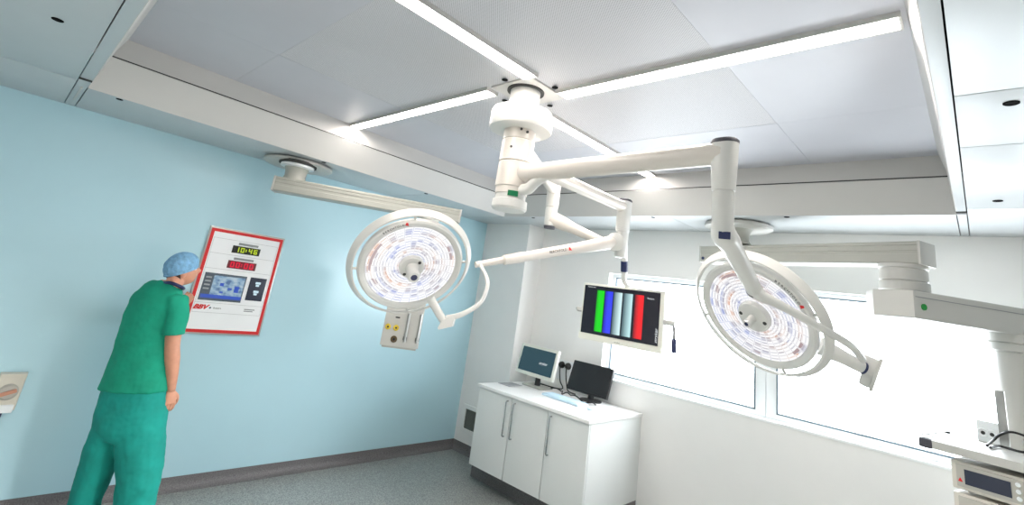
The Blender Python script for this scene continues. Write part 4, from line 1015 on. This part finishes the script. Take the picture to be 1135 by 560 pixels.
hand(b, wrR, P(187.5, 452, .03)-wrR, SR*.8-FD*.5, FD*.5-SR*.7, .185, (.35, .5, .35))
wrL = P(203, 338, .41)
tipL = ony(216.5, 320, YB-.04); print('HANDLEN', (tipL-wrL).length)
hand(b, wrL, tipL-wrL, -FD*.6+SR*.5+V((0, 0, .3)), V((0, 0, 1))-SR*.2, .175, (.25, .45, .3))
body = obj('body', b, M['skin'], man, True); remesh(body, .0045, 3, .5)
for sx_ in (-1, 1):
    ey = obj('eye', B().ell(HMx @ V((sx_*.031, .078, .008)), (.0125,)*3), M['eye'], man)
    obj('iris', B().ell(HMx @ V((sx_*.031, .0885, .008)), (.005, .003, .005), HMx.to_3x3()), M['ink'], ey)
# hair showing at the nape
hb = B(); rings = []
for zz_, rr_ in ((.03, 1.04), (.0, 1.05), (-.03, 1.05), (-.055, 1.0)):
    rg = []
    for q in range(18):
        an = PI+ .25+ (PI-.5)*q/17; rg.append(HMx @ V((.077*rr_*math.cos(an), .098*rr_*math.sin(an)*(1 if zz_ > -.04 else .93), zz_)))
    rings.append(rg)
ri = [[p-(p-hc_).normalized()*.014 for p in r] for r in rings]
hb.loft([a_+c_[::-1] for a_, c_ in zip(rings, ri)])
obj('hair', hb, M['hair'], man)
# bouffant cap
cbm = B(); rows = []; rnd = random.Random(3)
for i in range(15):
    th = i/14; row = []
    for k_ in range(56):
        an = 2*PI*k_/56
        zz_ = -.022+.018*math.cos(an+PI/2)*1.2 if i == 0 else None
        e = math.sin(th*PI/2)
        rr_ = (1-e**2.6)**.5 if i < 14 else .0
        puff = 1+.13*math.sin(min(1, th*2.2)*PI*.5) if th > 0 else 1.0
        wr_ = 1+.022*math.sin(an*14+th*9)+.016*math.sin(an*23-th*13)
        hb_ = -.012+.02*math.sin(an)          # brow line higher at the front
        row.append(HMx @ V((.083*rr_*puff*wr_*math.cos(an), -.006+.107*rr_*puff*wr_*math.sin(an), hb_*(1-th)+.010+.128*e*(1+.02*math.sin(an*9)))))
    rows.append(row)
cbm.loft(rows)
obj('cap', cbm, M['cap'], man, label='blue bouffant cap')
cbe = B(); rg = [[], [], [], []]
for k_ in range(56):
    an = 2*PI*k_/56; hb_ = -.004+.02*math.sin(an)
    for q, (rr_, dz) in enumerate(((1.0, -.006), (1.045, -.002), (1.045, .006), (1.0, .010))):
        rg[q].append(HMx @ V((.083*rr_*math.cos(an), -.006+.107*rr_*math.sin(an), hb_+dz)))
cbe.loft(rg, False); cbe_o = obj('cap_band', cbe, M['cap'], man)
# scrub top
b = B()
limb(b, [(149, 432, 0, .232, .15), (152, 420, 0, .225, .148), (157, 400, 0, .205, .14), (162.5, 375, 0, .19, .135), (169, 350, 0, .185, .13), (176, 336, 0, .19, .118), (182, 326, 0, .165, .10), (187, 320, .0, .115, .085), (190.5, 315.5, .005, .075, .075)], 32)
limb(b, [(195, 331, 0, .07, .085), (196.5, 340, -.01, .072, .085), (196.5, 352, -.02, .072, .08), (193.5, 364, -.03, .07, .076), (192, 371, -.03, .073, .076)])
limb(b, [(160, 330, 0, .075, .085), (157, 337, .05, .078, .08), (164, 346, .13, .074, .074), (169, 352, .2, .074, .074)])
top = obj('scrub_top', b, M['green'], man, label='green short-sleeved scrub top'); remesh(top, .008, 5, .5)
obj('neck_band', B().tube([P(182.5, 313.5, -.055), P(188, 313.5, -.078), P(196, 316, -.07), P(202, 319, -.02), P(203, 320, .05), P(196, 317, .095), P(186, 313, .07), P(181.5, 312, .01), P(182.5, 313.5, -.055)], .012, 10, 4), M['navy'], man, label='dark blue collar band')
fold = bpy.data.textures.new('cloth_folds', 'CLOUDS'); fold.noise_scale = .11; fold.noise_depth = 2
def folds(o, st):
    d_ = o.modifiers.new('folds', 'DISPLACE'); d_.texture = fold; d_.strength = st; d_.mid_level = .5; d_.texture_coords = 'LOCAL'
folds(top, .016)
# trousers
b = B()
limb(b, [(152, 424, 0, .205, .13), (149, 440, 0, .22, .145), (146, 458, 0, .232, .155), (143, 474, 0, .235, .155), (139, 486, 0, .20, .13)], 32)
limb(b, [(128, 470, 0, .125, .13), (119, 490, 0, .118, .125), (111, 508, 0, .112, .115), (103.5, 530, 0, .102, .105), (94, 557, 0, .088, .10), (87.5, 577, 0, .088, .10), (86, 583, 0, .09, .105)])
limb(b, [(157, 470, 0, .145, .14), (156, 490, 0, .15, .14), (155.5, 508, 0, .142, .13), (154.5, 530, 0, .13, .118), (149.5, 557, 0, .122, .112), (147, 577, 0, .108, .11), (146.5, 583, 0, .108, .112)])
tr_ = obj('trousers', b, M['green2'], man, label='green scrub trousers'); remesh(tr_, .008, 5, .5); folds(tr_, .02)
for (u, v) in ((86, 586), (146.5, 586)):
    a_ = P(u, v, 0); sb = B(); rings = []
    sdv = V((-FD.y, FD.x, 0))
    for q, w, h_ in ((-.10, .030, .05), (-.085, .04, .075), (-.03, .045, .085), (.04, .048, .075), (.11, .052, .058), (.16, .045, .045), (.185, .02, .03)):
        c = V((a_.x, a_.y, 0))+FD*q
        rings.append([c+sdv*math.cos(2*PI*i/20)*w+V((0, 0, h_/2+.002+math.sin(2*PI*i/20)*h_/2)) for i in range(20)])
    sb.loft(rings); obj('clog', sb, M['frame'], man, label='white theatre clog')

# ------------------------------------------------------------------ light
def lamp_beam(ctr, n, nm):
    l = bpy.data.lights.new(nm, 'SPOT'); l.energy = 190; l.spot_size = math.radians(105); l.spot_blend = .8; l.shadow_soft_size = .2; l.color = (1, .97, .93)
    o = bpy.data.objects.new(nm, l); C.objects.link(o); o.location = ctr + n*.16; o.rotation_euler = (-n).to_track_quat('Z', 'Y').to_euler()
lamp_beam(ctr1, n1, 'surgical_lamp_beam'); lamp_beam(ctr2, n2, 'surgical_lamp_beam')
sc = bpy.context.scene; sc.cycles.max_bounces = 16; sc.cycles.diffuse_bounces = 10
w = bpy.data.worlds.new('world'); bpy.context.scene.world = w; w.use_nodes = True
bg = w.node_tree.nodes['Background']; bg.inputs[0].default_value = (.98, .99, 1, 1); bg.inputs[1].default_value = 4.0
pl = bpy.data.lights.new('daylight_portal', 'AREA'); pl.shape = 'RECTANGLE'; pl.size = WZ1-WZ0; pl.size_y = WY1-WY0; pl.cycles.is_portal = True
po = bpy.data.objects.new('daylight_portal', pl); C.objects.link(po); po.location = (XW+.14, (WY0+WY1)/2, (WZ0+WZ1)/2); po.rotation_euler = (0, PI/2, 0)
vs = bpy.context.scene.view_settings
vs.view_transform = 'Standard'; vs.look = 'None'; vs.gamma = 1; vs.use_curve_mapping = False; vs.exposure = 1.84
